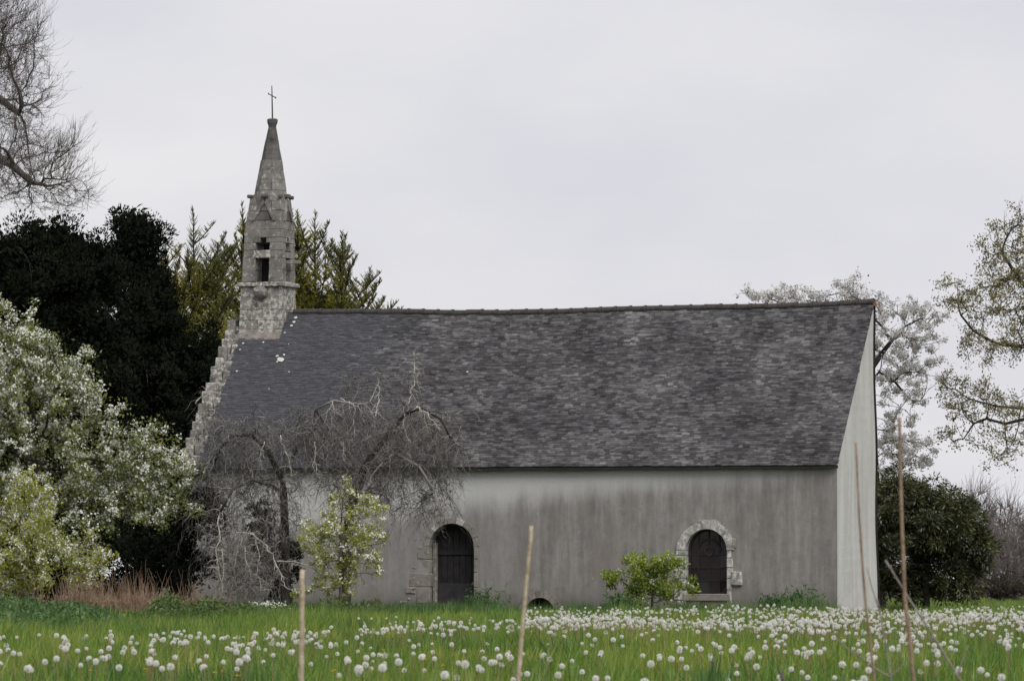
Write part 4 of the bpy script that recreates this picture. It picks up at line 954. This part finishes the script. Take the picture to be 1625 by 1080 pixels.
# golden conifers: leaders ringed by upswept feathery boughs
def conifer(name, label, px, Y, leaders, seed, mat='thuja', tips=1.0):
    rng = np.random.default_rng(seed); t = gtree(name, label, 'tree', px, Y); b = np.array(t.location); T_ = MB(); Lf = MB(); Br = MB()
    LD = []
    for li, (lx, ly, bx_, by, wpx) in enumerate(leaders):
        p0 = at(bx_, by, Y); p1 = at(lx, ly, Y + rng.normal(0, .4)); Wm = wpx * Y / F
        LD.append((b if li == 0 else p0 - (p0 - b) * .25, p0, p1, Wm * .75))
        for _ in range(24):                                     # side plumes sweeping up and out
            q = rng.uniform(.15, .86); o_ = p0 + (p1 - p0) * q; a_ = rng.uniform(0, 6.283); le = Wm * (1 - q) ** .6 * rng.uniform(1.0, 2.0)
            LD.append((o_, o_ + np.array([math.cos(a_), math.sin(a_), .5]) * le * .25, o_ + np.array([math.cos(a_), math.sin(a_), rng.uniform(.7, 1.3)]) * le, le * .42))
    for li, (base, p0, p1, Wm) in enumerate(LD):
        H = np.linalg.norm(p1 - p0)
        pts = rise(base, [p0, p1], 7); T_.add(*(lambda q: (q[0] - b, q[1]))(tube(pts, np.linspace(.20 if li == 0 else .035, .008, len(pts)), 6)))
        nb = int(H * (20 if Wm > .7 else 24)) + 4; s = rng.uniform(0, 1, nb) ** .8; s = np.concatenate([s, rng.uniform(.75, 1.0, nb // 5)]); nb = len(s)
        a = rng.uniform(0, 6.283, nb); org = p0 + (p1 - p0) * s[:, None]
        ln = np.maximum(Wm * (1 - s) ** .6 * rng.uniform(.5, 1.15, nb), .09); D = np.stack([np.cos(a), np.sin(a), .45 + .7 * s], 1)
        V, Fc, Q, Tn = twigs(rng, org, D, ln, .012, (0, 0, .22), 2, .03); Br.add(V - b, Fc)
        per = 30; k = np.repeat(np.arange(nb), per); tt = rng.uniform(.15, 1, len(k)); f = tt * 2; i0 = np.minimum(f.astype(int), 1); w = (f - i0)[:, None]
        pos = Q[k, i0] * (1 - w) + Q[k, i0 + 1] * w; tn = Tn[k, i0]
        side = norm(np.cross(tn, np.array([0, 0, 1.0]) + rng.normal(0, .35, (len(k), 3)))) * rng.choice([-1, 1], len(k))[:, None]
        d = tn * .9 + side * rng.uniform(.2, 1.0, len(k))[:, None] + rng.normal(0, .2, (len(k), 3)); d[:, 2] += .12
        l_ = np.clip(ln[k] * .30, .055, .22) * rng.uniform(.5, 1.2, len(k)) * (1.1 - .5 * tt) * (1.15 - .7 * s[k])
        V, Fc = leaves(rng, pos, d, l_ * 1.3, l_ * .135 + .008, .1); Lf.add(V - b, Fc)
    obj('trunk', T_.mesh('trunk', True), M['bark_dark'], t); obj('branches', Br.mesh('branches'), M['bark_dark'], t); obj('crown', Lf.mesh('crown'), M[mat], t); return t
conifer('golden_conifer', 'golden green feathery conifer between the dark yew and the bell spire', 312, 176, [(306, 330, 314, 720, 78), (262, 380, 275, 640, 66), (345, 385, 345, 650, 60), (243, 410, 255, 640, 50)], 41)
conifer('golden_conifer', 'feathery conifer whose tips show either side of the bell spire', 400, 179, [(384, 322, 398, 720, 75), (425, 345, 415, 640, 60), (452, 320, 445, 640, 62)], 42)
conifer('golden_conifer', 'golden green conifer right of the bell spire above the slate ridge', 508, 177, [(500, 335, 500, 700, 85), (549, 372, 525, 640, 66), (588, 425, 548, 640, 55), (472, 335, 480, 640, 55)], 43)

# blossoming apple at the left
def blossom_tree(name, label, px, Y, clouds, trunk, seed, n_leaf, n_flower, leafm, flowerm, barkm, rbase=.2, leaf=(.075, .045), fl=.035, step=.22, dk=.27, twig=.28, sig=.10, starts=None, k_f=4, tw_bend=(0, 0, .1), tw_r=.006, trop=(0, 0, .02), rtip=.006, tw_n=1, cexp=2.0):
    rng = np.random.default_rng(seed); t = gtree(name, label, 'tree', px, Y); b = np.array(t.location)
    A = np.vstack([cloud(rng, c[0], c[1], c[2], c[3], c[4], Y + c[5], c[6]) for c in clouds]); A = A[A[:, 2] > terrain(A[:, 0], A[:, 1]) + .1]
    tr = rise(b, [at(x, y, Y + d) for x, y, d in trunk], 5); st = [(tr, -1)]
    for poly, root in (starts or []): st.append(([at(x, y, Y + d) for x, y, d in poly], root))
    P, par = colonize(rng, st, A, step, dk, 130, trop, .20); r = radii(P, par, rtip, rbase); wood(t, P, par, r, M[barkm])
    nfix = sum(len(s_[0]) for s_ in st); thin = np.nonzero((r < rtip * 5) & (np.arange(len(P)) > nfix))[0]; dd = norm(P[thin] - P[par[thin]])
    k = np.repeat(np.arange(len(thin)), tw_n)
    V, Fc, Q, T = twigs(rng, P[thin][k], dd[k] + rng.normal(0, .6, (len(k), 3)), rng.uniform(.5, 1.3, len(k)) * twig, tw_r, tw_bend, 3, .08); part(t, 'twigs', V, Fc, M[barkm])
    wts = rng.uniform(0, 1, len(k)) ** cexp * (0.07 + (np.sin(Q[:, 0, 0] * 5.1) * np.sin(Q[:, 0, 1] * 4.3) * np.sin(Q[:, 0, 2] * 4.7 + 1) > -.12)); wts /= wts.sum()
    def spots(n):
        # leaves and flowers gather in bunches along the twigs
        c = rng.choice(len(k), n, p=wts); q = rng.uniform(.2, 1, n) * 3; i0 = np.minimum(q.astype(int), 2); w = (q - i0)[:, None]
        return Q[c, i0] * (1 - w) + Q[c, i0 + 1] * w, T[c, i0]
    if n_leaf:
        p, d = spots(n_leaf); D = d * .4 + unit(rng, n_leaf); D[:, 2] += .15
        V, Fc = leaves(rng, p + rng.normal(0, sig, p.shape), D, rng.uniform(.6, 1.3, n_leaf) * leaf[0], rng.uniform(.6, 1.3, n_leaf) * leaf[1]); part(t, 'crown', V, Fc, M[leafm])
    if n_flower:
        nb = max(1, n_flower // 3); p, d = spots(nb); p = np.repeat(p, 3, 0) + rng.normal(0, sig * .5, (nb * 3, 3)); p[:, 2] += sig * .3
        V, Fc = blossoms(rng, p, fl * rng.uniform(.7, 1.25, len(p)), k_f); part(t, 'blossom', V, Fc, M[flowerm])
    return t
blossom_tree('apple_tree', 'large spreading apple tree covered in white blossom at the left', 40, 136,
    [(260, 20, 700, 130, 180, 0, 2.2), (130, 55, 610, 85, 90, 0, 1.5), (60, 15, 535, 45, 40, 0, 1.0), (160, 150, 750, 110, 90, 0, 1.8), (120, 220, 750, 82, 70, -.3, 1.4), (50, 120, 640, 45, 50, 0, 1), (60, 250, 790, 50, 50, -.2, .8), (110, 80, 830, 110, 70, -.5, 1.4), (80, -80, 700, 90, 170, 0, 2), (14, 285, 745, 22, 26, 0, .4), (14, 165, 670, 14, 22, 0, .3), (10, 245, 690, 10, 20, 0, .3), (10, 110, 580, 16, 20, 0, .3), (8, 190, 680, 10, 18, 0, .3)],
    [(45, 880, 0), (55, 800, 0), (60, 730, 0)], 51, 33000, 9600, 'apple_leaf', 'petal', 'bark_dark', .18, (.085, .055), .060, .22, .30, .46, .085, tw_n=2, cexp=1.6)
blossom_tree('pear_sapling', 'bright yellow-green flowering shrub below the apple at the lower left edge', 60, 131,
    [(160, 20, 880, 75, 75, 0, 1.0), (120, 80, 870, 60, 65, 0, .8), (50, 130, 885, 40, 45, 0, .6), (60, 45, 800, 40, 60, 0, .6), (60, -30, 880, 60, 80, 0, .8)], [(55, 930, 0), (50, 890, 0)], 52, 8000, 2600, 'lime_leaf', 'petal', 'bark_grey', .05, (.08, .05), .045, .18, .22)
# dark shrubs behind the bare trees
evergreen('holly_bush', 'dark evergreen shrub between the apple blossom and the chapel corner', 285, 143, [(275, 880, 60, 75, 0, 1.0), (315, 840, 35, 90, 0, .9), (235, 900, 55, 55, 0, .9)], 110, 120, 'yew', 33, (.09, .05), cl=(.16, .34))
evergreen('gap_hedge', 'dark evergreen fill covering the sky gap under the apple tree at the left', 90, 150, [(100, 830, 120, 60, .5, 1.2), (60, 890, 120, 70, 0, 1.2), (190, 895, 110, 66, 0, 1.2), (-60, 890, 110, 70, 0, 1.2)], 200, 130, 'yew', 37, (.12, .06), cl=(.25, .45))  # dark foliage added to cover the sky gaps under the apple tree
evergreen('holly_bush', 'dark evergreen shrub against the wall behind the drooping bare tree', 440, 148.3, [(450, 900, 30, 62, 0, .5), (415, 850, 22, 50, 0.3, .4)], 46, 110, 'yew', 34, (.09, .05), cl=(.12, .26))

# the two leafless old apples before the wall
def bare_old(label, px, Y, clouds, trunk, starts, seed, rbase, white):
    rng = np.random.default_rng(seed); t = gtree('bare_apple_tree', label, 'tree', px, Y); b = np.array(t.location)
    A = np.vstack([cloud(rng, c[0], c[1], c[2], c[3], c[4], Y + c[5], c[6]) for c in clouds]); A = A[A[:, 2] > terrain(A[:, 0], A[:, 1]) + .05]
    tr = rise(b, [at(x, y, Y + d) for x, y, d in trunk], 5); st = [(tr, -1)] + [([at(x, y, Y + d) for x, y, d in poly], root) for poly, root in starts]
    P, par = colonize(rng, st, A, .17, .22, 130, (0, 0, -.03), .38); r = radii(P, par, .006, rbase, 1.6); wood(t, P, par, r, M['bark_dark'], 5, M['twig_grey'])
    nfix = sum(len(s_[0]) for s_ in st); thin = np.nonzero((r < .03) & (np.arange(len(P)) > nfix))[0]; dd = norm(P[thin] - P[par[thin]])
    k = np.repeat(np.arange(len(thin)), 3); D = dd[k] * .5 + rng.normal(0, .6, (len(k), 3))
    V, Fc, Q, T = twigs(rng, P[thin][k], D, rng.uniform(.15, .75, len(k)), rng.uniform(.004, .009, len(k)), (0, 0, -.55), 4, .07)
    k2 = np.repeat(np.arange(len(k)), 2); q2 = rng.integers(1, 5, len(k2))
    V2, F2, _, _ = twigs(rng, Q[k2, q2], T[k2, q2] * .6 + rng.normal(0, .6, (len(k2), 3)), rng.uniform(.08, .30, len(k2)), .0050, (0, 0, -.35), 3, .08)
    mb = MB(); mb.add(V - b, Fc); mb.add(V2 - b, F2); obj('twigs', mb.mesh('twigs'), M['twig_grey'], t)
    # barkless silvery branches
    for pts, w in white:
        mw = MB()
        q = np.array([at(x, y, Y + d) for x, y, d in pts]); f = np.linspace(0, len(q) - 1, len(q) * 3); i0 = np.minimum(f.astype(int), len(q) - 2); ww = (f - i0)[:, None]
        c = q[i0] * (1 - ww) + q[i0 + 1] * ww; c[1:-1] += rng.normal(0, .018, c[1:-1].shape); V, Fc = tube(c - b, np.linspace(w * 1.15, w * .45, len(c)), 5); mw.add(V, Fc)
        m = len(c) * 2; j = rng.integers(1, len(c), m); V, Fc, _, _ = twigs(rng, c[j], rng.normal(0, 1, (m, 3)) * [1, .6, .7], rng.uniform(.12, .4, m), w * .45, (0, 0, -.4), 4, .08); mw.add(V - b, Fc)
        obj('peeled_branch', mw.mesh('peeled_branch', True), M['bark_white'], t)
    return t
bare_old('leafless old apple tree, left of two, with silvery branches drooping to the grass', 452, 142.5,
    [(300, 400, 700, 80, 50, 0, 1.3), (300, 360, 760, 58, 60, 0, 1.1), (160, 445, 800, 40, 70, -.6, .6), (100, 320, 780, 30, 60, 0, .8), (240, 395, 850, 75, 75, -.4, 1.0), (160, 400, 910, 50, 45, -.5, .8), (150, 470, 690, 60, 45, 0, 1.1), (120, 340, 830, 40, 80, -.2, .8), (60, 330, 670, 22, 30, 0, .5)],
    [(453, 860, 0), (450, 790, 0), (448, 745, 0)], [([(425, 715, -.2), (400, 690, -.4), (370, 690, -.6), (345, 715, -.7)], 13), ([(430, 770, -.4), (400, 760, -.8), (370, 775, -1.0), (350, 810, -1.1)], 11), ([(470, 715, .1), (495, 690, .2)], 14)], 61, .11,
    [([(352, 800, -1.0), (346, 825, -1.0), (349, 850, -1.05), (342, 880, -1.1), (352, 925, -1.1)], .016), ([(375, 845, -1.0), (395, 845, -1.0), (415, 858, -1.0), (432, 880, -1.0), (446, 910, -1.0), (452, 930, -1)], .02), ([(405, 855, -1.0), (412, 885, -1.0), (408, 905, -1.0), (414, 935, -1)], .014), ([(388, 866, -1.1), (390, 890, -1.1), (396, 905, -1.1)], .014), ([(352, 870, -1.1), (355, 910, -1.1), (350, 945, -1.1)], .010), ([(445, 690, -.8), (452, 712, -.8), (458, 730, -.8), (462, 755, -.8)], .012), ([(420, 700, -.8), (412, 725, -.8), (416, 745, -.8)], .010), ([(440, 890, -1), (470, 892, -1.0), (500, 896, -1.0)], .009), ([(310, 640, -.3), (325, 620, -.3), (340, 622, -.3)], .010), ([(395, 835, -1), (378, 870, -1), (370, 900, -1), (376, 930, -1)], .010)])
bare_old('leafless old apple tree, right of two, arching low before the slate roof', 548, 142.2,
    [(320, 540, 690, 80, 55, 0, 1.4), (380, 625, 705, 85, 62, 0, 1.4), (300, 685, 705, 55, 60, 0, 1.1), (160, 640, 780, 50, 40, -.3, .7), (120, 555, 780, 40, 40, -.6, .6), (150, 690, 770, 30, 60, 0, .8), (130, 600, 760, 60, 40, 0, 1.0), (90, 520, 745, 50, 35, 0, 1.0), (40, 655, 610, 10, 40, 0, .3), (25, 602, 610, 8, 40, 0, .3), (40, 570, 640, 25, 30, 0, .5), (30, 560, 600, 6, 30, 0, .2), (30, 722, 700, 18, 34, 0, .5)],
    [(550, 860, 0), (560, 790, 0), (590, 715, 0)], [([(620, 685, -.1), (645, 655, -.3), (670, 648, -.5), (700, 665, -.6), (715, 695, -.7)], 14), ([(560, 730, .2), (530, 690, .2), (500, 650, 0), (530, 635, -.2), (560, 640, -.4)], 12), ([(630, 720, -.3), (665, 740, -.6), (690, 780, -.8), (700, 815, -.8)], 13)], 62, .13,
    [([(648, 640, -.3), (652, 625, -.3), (656, 605, -.3), (658, 580, -.3), (658, 560, -.3)], .012), ([(596, 660, -.5), (599, 640, -.5), (602, 615, -.5)], .012), ([(660, 645, -.6), (676, 655, -.6), (688, 668, -.6), (696, 680, -.6)], .014), ([(540, 632, -.5), (560, 640, -.5), (572, 652, -.5)], .010), ([(528, 635, -.5), (530, 655, -.5)], .010), ([(500, 700, -.8), (501, 725, -.8), (502, 750, -.8)], .012), ([(640, 665, -.6), (644, 690, -.6), (652, 705, -.6)], .010), ([(642, 715, -.8), (652, 725, -.8), (655, 740, -.8)], .010), ([(545, 700, -.8), (546, 730, -.8)], .010), ([(672, 650, -.4), (680, 690, -.4)], .010)])
# young flowering pear in front
blossom_tree('pear_tree', 'small slender pear tree with yellow-green leaves and white blossom before the wall', 541, 138,
    [(70, 545, 790, 22, 38, 0, .4), (150, 535, 850, 48, 50, 0, .7), (90, 580, 830, 30, 50, 0, .5), (90, 575, 890, 38, 40, 0, .5), (80, 520, 900, 36, 35, 0, .5), (12, 485, 855, 6, 20, 0, .2), (10, 615, 858, 12, 6, 0, .2), (50, 535, 930, 32, 22, 0, .4), (14, 482, 935, 22, 5, 0, .2), (14, 598, 800, 8, 14, 0, .2)],
    [(540, 900, 0), (541, 840, 0), (544, 790, 0)], 53, 8500, 950, 'lime_leaf', 'petal', 'bark_grey', .035, (.058, .036), .052, .13, .16, .17, .045, None, 5, tw_r=.004, cexp=.9)
# hawthorn by the window
blossom_tree('hawthorn_bush', 'low green hawthorn bush with a few white flowers below the arched window', 1035, 143.5,
    [(45, 1010, 895, 22, 16, 0, .4), (45, 1062, 892, 24, 14, 0, .4), (60, 1000, 920, 38, 20, 0, .5), (60, 1055, 925, 42, 18, 0, .5), (50, 1030, 945, 50, 16, 0, .5), (20, 1095, 925, 14, 22, 0, .3), (14, 978, 918, 20, 8, 0, .3)],
    [(1035, 948, 0), (1037, 925, 0)], 54, 5200, 420, 'hawthorn_leaf', 'petal', 'bark_grey', .03, (.08, .055), .035, .12, .15, .14, .06, None, 4, tw_r=.004, cexp=1.2)
# cherry behind the east end
blossom_tree('cherry_tree', 'greyish white blossoming cherry tree behind the right end of the roof', 1400, 164,
    [(220, 1425, 530, 72, 55, 0, 1.6), (150, 1340, 480, 80, 25, 0, 1.2), (90, 1230, 472, 60, 16, 0, 1.0), (160, 1435, 610, 50, 50, 0, 1.3), (170, 1420, 700, 45, 55, 0, 1.3), (60, 1462, 525, 42, 40, 0, 1), (30, 1475, 600, 22, 30, 0, .6), (40, 1350, 462, 40, 14, 0, .8), (60, 1460, 720, 26, 30, 0, .8), (50, 1415, 760, 30, 20, 0, 1), (14, 1180, 470, 14, 14, 0, .4)],
    [(1392, 800, 0), (1385, 680, 0), (1380, 590, 0)], 55, 1800, 8500, 'oak_leaf', 'cherry_petal', 'bark_dark', .11, (.07, .05), .048, .26, .3, .3, .09, [([(1395, 590, -.2), (1420, 605, -.3), (1440, 630, -.4)], 14), ([(1400, 560, 0), (1415, 540, 0), (1430, 530, 0)], 15)], 4, rtip=.007, tw_r=.007, cexp=1.2)
# oak at the right edge
blossom_tree('oak_tree', 'tall oak with sparse olive young leaves reaching in at the right edge', 1710, 158,
    [(210, 1605, 400, 48, 60, 0, 1.6), (160, 1570, 470, 62, 45, 0, 1.6), (130, 1590, 540, 80, 40, 0, 1.6), (150, 1550, 640, 62, 34, -.3, 1.3), (120, 1600, 680, 50, 50, -.3, 1.3), (200, 1660, 450, 60, 130, 0, 2.2), (120, 1680, 660, 60, 80, 0, 1.8), (55, 1515, 465, 24, 30, 0, .8), (60, 1520, 615, 42, 30, 0, .8), (40, 1595, 725, 30, 25, 0, .8), (30, 1512, 690, 25, 14, -.3, .6), (20, 1620, 340, 14, 20, 0, .5), (120, 1720, 350, 60, 70, 0, 2)],
    [(1708, 760, 0), (1700, 620, 0), (1690, 480, 0), (1690, 380, 0)], 56, 21000, 0, 'oak_leaf', 'petal', 'bark_dark', .15, (.070, .046), .05, .22, .27, .26, .07,
    [([(1660, 650, -.2), (1625, 665, -.4), (1595, 672, -.5), (1565, 664, -.5), (1545, 672, -.5), (1530, 695, -.5), (1512, 700, -.5)], 9), ([(1660, 640, 0), (1620, 648, 0), (1580, 644, .1), (1550, 636, .1)], 10), ([(1660, 560, 0), (1625, 550, 0), (1580, 545, 0), (1545, 525, 0), (1525, 500, 0)], 12), ([(1650, 480, .2), (1615, 440, .2), (1590, 400, .2)], 14)], rtip=.007, tw_r=.006, trop=(-.05, 0, 0), cexp=1.0, tw_n=2)
# dark laurel at the right
evergreen('laurel_bush', 'big rounded dark evergreen bush right of the chapel gable', 1470, 158, [(1455, 828, 75, 62, 0, 2.0), (1500, 840, 72, 58, 0, 1.9), (1430, 890, 60, 75, .5, 1.3), (1500, 905, 62, 60, .5, 1.3), (1545, 872, 34, 40, 0, .9), (1420, 795, 40, 45, .3, 1.2)], 280, 225, 'laurel', 35, (.125, .038), up=.0, droop=.5, cl=(.2, .45), trunk_r=.10)
# leafless wood far behind at the right
for k, (px_, top, Yw, rx) in enumerate([(1548, 775, 235, 42), (1596, 790, 245, 45), (1640, 815, 240, 45), (1575, 830, 255, 40), (1690, 800, 250, 50), (1612, 850, 232, 40)]):
    rng = np.random.default_rng(200 + k); t = gtree('bare_tree', ['leafless brown tree rising behind the dark bush', 'leafless brown tree right of the dark bush', 'leafless brown tree at the right edge far behind', 'shorter leafless brown tree deep in the far thicket', 'leafless brown tree beyond the right edge', 'low leafless brown tree in front of the far thicket'][k], 'tree', px_, Yw, 'leafless thicket beyond the field'); b = np.array(t.location)
    A = np.vstack([cloud(rng, 300, px_, (top + 920) / 2 + 10, rx, (930 - top) / 2, Yw, 2.0)]); A = A[A[:, 2] > .3]
    P, par = colonize(rng, [(rise(b, [at(px_ + 4, 900, Yw), at(px_ + 2, 850, Yw)], 4), -1)], A, .35, .42, 80, (0, 0, .12), .2); r = radii(P, par, .012, .13); wood(t, P, par, r, M['far_twig'], 4)
    thin = np.nonzero(r < .05)[0]; thin = thin[thin > 8]; kk = np.repeat(thin, 8); D = norm(P[kk] - P[par[kk]]) + rng.normal(0, .4, (len(kk), 3)); D[:, 2] += .4
    V, Fc, Q, T = twigs(rng, P[kk], D, rng.uniform(.4, 1.1, len(kk)), .013, (0, 0, .3), 3, .05); part(t, 'twigs', V, Fc, M['far_twig'])
evergreen('hedge_shrub', 'low brownish shrub at the foot of the leafless thicket', 1600, 232, [(1560, 930, 30, 22, 0, 1.0), (1600, 935, 30, 20, 0, 1.0), (1640, 930, 40, 22, 0, 1)], 70, 90, 'far_scrub', 36, (.14, .05), cl=(.2, .4))['category'] = 'shrub'
for o in list(bpy.data.objects):
    if o.name.startswith(('holly_bush', 'laurel_bush', 'hawthorn_bush')): o['category'] = 'bush'

# ------------------------------------------------------------------ undergrowth
rng = np.random.default_rng(9)
# dry stalks of last year's growth under the apple
Xc = []; 
for px_, Yy, sx, n in [(128, 112, .22, 260), (165, 113, .16, 110), (215, 111, .22, 240), (305, 116, .25, 70), (60, 116, .5, 40)]:
    c = ground_at(px_, Yy); Xc.append(np.stack([c[0] + rng.normal(0, sx, n), Yy + rng.normal(0, .7, n)], 1))
Xc = np.concatenate(Xc); P = np.stack([Xc[:, 0], Xc[:, 1], terrain(Xc[:, 0], Xc[:, 1]) - .03], 1); n = len(P)
D = rng.normal(0, .16, (n, 3)); D[:, 2] = 1
V, Fc, Q, T = twigs(rng, P, D, rng.uniform(.45, 1.0, n), .0075, rng.normal(0, .12, (n, 3)), 4, .02); mb = MB(); mb.add(V, Fc)
V, Fc = leaves(rng, np.repeat(Q[:, 2], 3, 0), rng.normal(0, .6, (n * 3, 3)) + [0, 0, .4], .16, .014); mb.add(V, Fc)
o = obj('dry_stalks', mb.mesh('dry_stalks'), M['dry'], kind='stuff')
# nettles on the left bank, brambles in the middle
def mass(name, spots, mat, leaf):
    mb = MB()
    for px_, Yy, sx, sy, hgt, n in spots:
        c = ground_at(px_, Yy); X = c[0] + rng.normal(0, sx, n); Y_ = Yy + rng.normal(0, sy, n); g = terrain(X, Y_); z = g + hgt * np.exp(-((X - c[0]) / (1.6 * sx)) ** 2) * rng.uniform(.1, 1, n)
        D = unit(rng, n); D[:, 2] += .2; V, Fc = leaves(rng, np.stack([X, Y_, z], 1), D, rng.uniform(.6, 1.3, n) * leaf, rng.uniform(.5, 1, n) * leaf * .5); mb.add(V, Fc)
    return obj(name, mb.mesh(name), M[mat], kind='stuff')
mass('nettle_bed', [(15, 104, .35, 2.5, .46, 4200), (95, 104, .4, 3, .40, 3400), (-50, 104, .6, 3, .5, 2600), (50, 97, .5, 2.5, .30, 2600), (150, 102, .25, 2, .30, 1200), (190, 104, .2, 2, .18, 500)], 'weed', .10)
mass('brambles', [(268, 106, .22, 1.5, .50, 2000), (330, 108, .32, 1.5, .42, 1900), (385, 110, .3, 1.5, .32, 1200), (530, 136.5, .4, .8, .5, 900), (590, 137, .3, .8, .4, 600), (440, 118, .3, 1.2, .30, 700), (480, 137, .5, 1.5, .35, 900), (1100, 145, .5, .6, .3, 500)], 'bramble', .085)
c = ground_at(428, 118); t = thing('flower_clump', 'pale cream flower clump low in the grass left of the tall pale cane', 'plant', c)
n = 260; p = np.stack([rng.normal(0, .17, n), rng.normal(0, .15, n), rng.uniform(.10, .30, n)], 1)
V, Fc = leaves(rng, p * [1, 1, .8], unit(rng, n) + [0, 0, .3], .10, .045); obj('leaves', mesh_np('leaves', V, Fc), M['weed'], t)
V, Fc = blossoms(rng, p[:120] + [0, 0, .05], .035, 4); obj('blossom', mesh_np('blossom', V, Fc), M['petal'], t)
V, Fc, _, _ = twigs(rng, np.stack([rng.normal(0, .05, 40), rng.normal(0, .05, 40), np.full(40, -.03)], 1), rng.normal(0, .4, (40, 3)) + [0, 0, 1], .28, .004, (0, 0, 0)); obj('stems', mesh_np('stems', V, Fc), M['weed'], t)
# weeds at the foot of the wall
for px_, Yy, h, lab in [(766, 147.4, .72, 'leafy green weed clump beside the right door jamb'), (1270, 146.2, .70, 'green weed clump at the wall foot near the pale gable corner'), (985, 146.0, .55, 'dark green weed clump at the wall foot left of the hawthorn bush'), (1232, 146.2, .55, 'small green weed clump at the wall foot right of the window')]:
    c = ground_at(px_, Yy); t = thing('weed_clump', lab, 'plant', c); m = 90
    V, Fc, Q, T = twigs(rng, np.stack([rng.normal(0, .17, m), rng.normal(0, .12, m), np.full(m, -.03)], 1), rng.normal(0, .3, (m, 3)) + [0, 0, 1], rng.uniform(.5, 1, m) * h, .005, rng.normal(0, .15, (m, 3)), 4); obj('stems', mesh_np('stems', V, Fc), M['weed'], t)
    V, Fc = leaves(rng, np.repeat(Q[:, 1:], 3, 1).reshape(-1, 3), unit(rng, m * 12) + [0, 0, .3], .11, .035); obj('leaves', mesh_np('leaves', V, Fc), M['weed'], t)

# ------------------------------------------------------------------ canes, stalks and sticks close to the camera
def stalk(name, label, pts, Y, w, mat, group=None, nodes=(), side=()):
    q = [at(x, y, Y) for x, y in pts]; d = q[-1] - q[-2]; g = float(terrain(q[-1][0], Y)); k = (q[-1][2] - g + .05) / max(-d[2], 1e-6)
    end = q[-1] + d * k; q = q[::1] + [(q[-1] + end) / 2, end]; q = np.array(q[::-1]); base = q[0].copy(); t = thing(name, label, 'stalk', base, 0, group); rng_ = np.random.default_rng(int(pts[0][0]))
    f = np.linspace(0, len(q) - 1, len(q) * 4); i0 = np.minimum(f.astype(int), len(q) - 2); ww = (f - i0)[:, None]; c = q[i0] * (1 - ww) + q[i0 + 1] * ww - base
    c[1:-1] += rng_.normal(0, w * .05, c[1:-1].shape); r = np.linspace(w * .62, w * .42, len(c)) * rng_.uniform(.94, 1.06, len(c))
    V, Fc = tube(c, r, 8); mb = MB(); mb.add(V, Fc); n = len(c)
    mb.add(np.vstack([V[-8:], c[-1:]]), [[k_, (k_ + 1) % 8, 8, 8] for k_ in range(8)]) if False else None
    me = mb.mesh('cane', True); bm = bmesh.new(); bm.from_mesh(me); bmesh.ops.holes_fill(bm, edges=[e for e in bm.edges if e.is_boundary], sides=12); bm.to_mesh(me); bm.free(); obj('cane', me, M[mat], t)
    for x, y in nodes:
        p = at(x, y, Y) - base; bm = bmesh.new(); bmesh.ops.create_icosphere(bm, subdivisions=1, radius=w * .60)
        for v in bm.verts: v.co = Vector(p) + Vector((v.co.x, v.co.y, v.co.z * .7))
        me = bpy.data.meshes.new('node'); bm.to_mesh(me); bm.free(); obj('node', me, M[mat], t)
    for sp, sw in side:
        p = np.array([at(x, y, Y) for x, y in sp]) - base; V, Fc = tube(p, np.linspace(sw, sw * .5, len(p)), 5); obj('side_twig', mesh_np('side_twig', V, Fc, True), M[mat], t)
    return t
c = ground_at(1122, 37); t = thing('grass_clump', 'tall dark green blade clump at the bottom right of centre', 'plant', c)
for k in range(12):                                          # broad single blades, each a part
    a = rng.uniform(0, 6.283); h = rng.uniform(.28, .52); le = rng.uniform(.02, .12); w = rng.uniform(.010, .016); x0 = rng.normal(0, .035); y0 = rng.normal(0, .05)
    L_, R_ = [], []
    for q in range(6):
        f = q / 5; p = np.array([x0 + math.cos(a) * le * f ** 2, y0 + math.sin(a) * le * f ** 2, -.04 + h * f]); ww = w * (1 - f ** 2.5) + .0008
        L_.append(p + [-ww / 2, 0, 0]); R_.append(p + [ww / 2, .004, 0])
    obj('blade', mesh_list('blade', L_ + R_, [(q, q + 6, q + 7, q + 1) for q in range(5)], True), M['blade'], t)
g1 = 'canes and stalks standing near the camera'
stalk('dry_cane', 'pale cane standing upright before the small pear tree', [(480, 903), (479, 990), (478, 1080)], 24, .023, 'cane', g1, [(479.5, 935), (478.5, 1010)])
stalk('dry_cane', 'pale cane leaning slightly right between door and window', [(843, 834), (834, 940), (822, 1080)], 24, .018, 'cane', g1, [(837, 905), (827.5, 1015)])
stalk('dry_cane', 'tallest tan stalk in front of the dark bush at the right', [(1427, 662), (1430, 800), (1436, 950), (1450, 1080)], 23, .0155, 'cane_brown', g1)
stalk('dry_cane', 'thin brown knotted stalk in front of the pale gable', [(1358, 702), (1365, 840), (1374, 960), (1388, 1080)], 23, .0095, 'cane_brown', g1, [(1365, 858), (1373, 945)])
stalk('bare_stick', 'grey forked stick slanting down to the right before the dark bush', [(1406, 890), (1440, 945), (1485, 1015), (1522, 1076)], 23, .0085, 'grey_stick', g1, [(1406, 889)], [([(1519, 1072), (1530, 1040), (1538, 1022)], .004), ([(1488, 1018), (1470, 1010), (1452, 1012)], .003)])
stalk('bare_stick', 'grey stick rising beside the thin brown knotted stalk', [(1392, 950), (1402, 1000), (1414, 1076)], 23, .0072, 'grey_stick', g1, [], [([(1414, 1074), (1395, 1064), (1370, 1045), (1340, 1025), (1318, 1003)], .004), ([(1395, 965), (1383, 930), (1376, 900)], .003), ([(1416, 1070), (1430, 1058), (1440, 1040)], .003)])
stalk('bare_stick', 'short dark stub of stick at the bottom right of the meadow', [(1237, 1062), (1243, 1080)], 24, .016, 'bark_grey', g1)
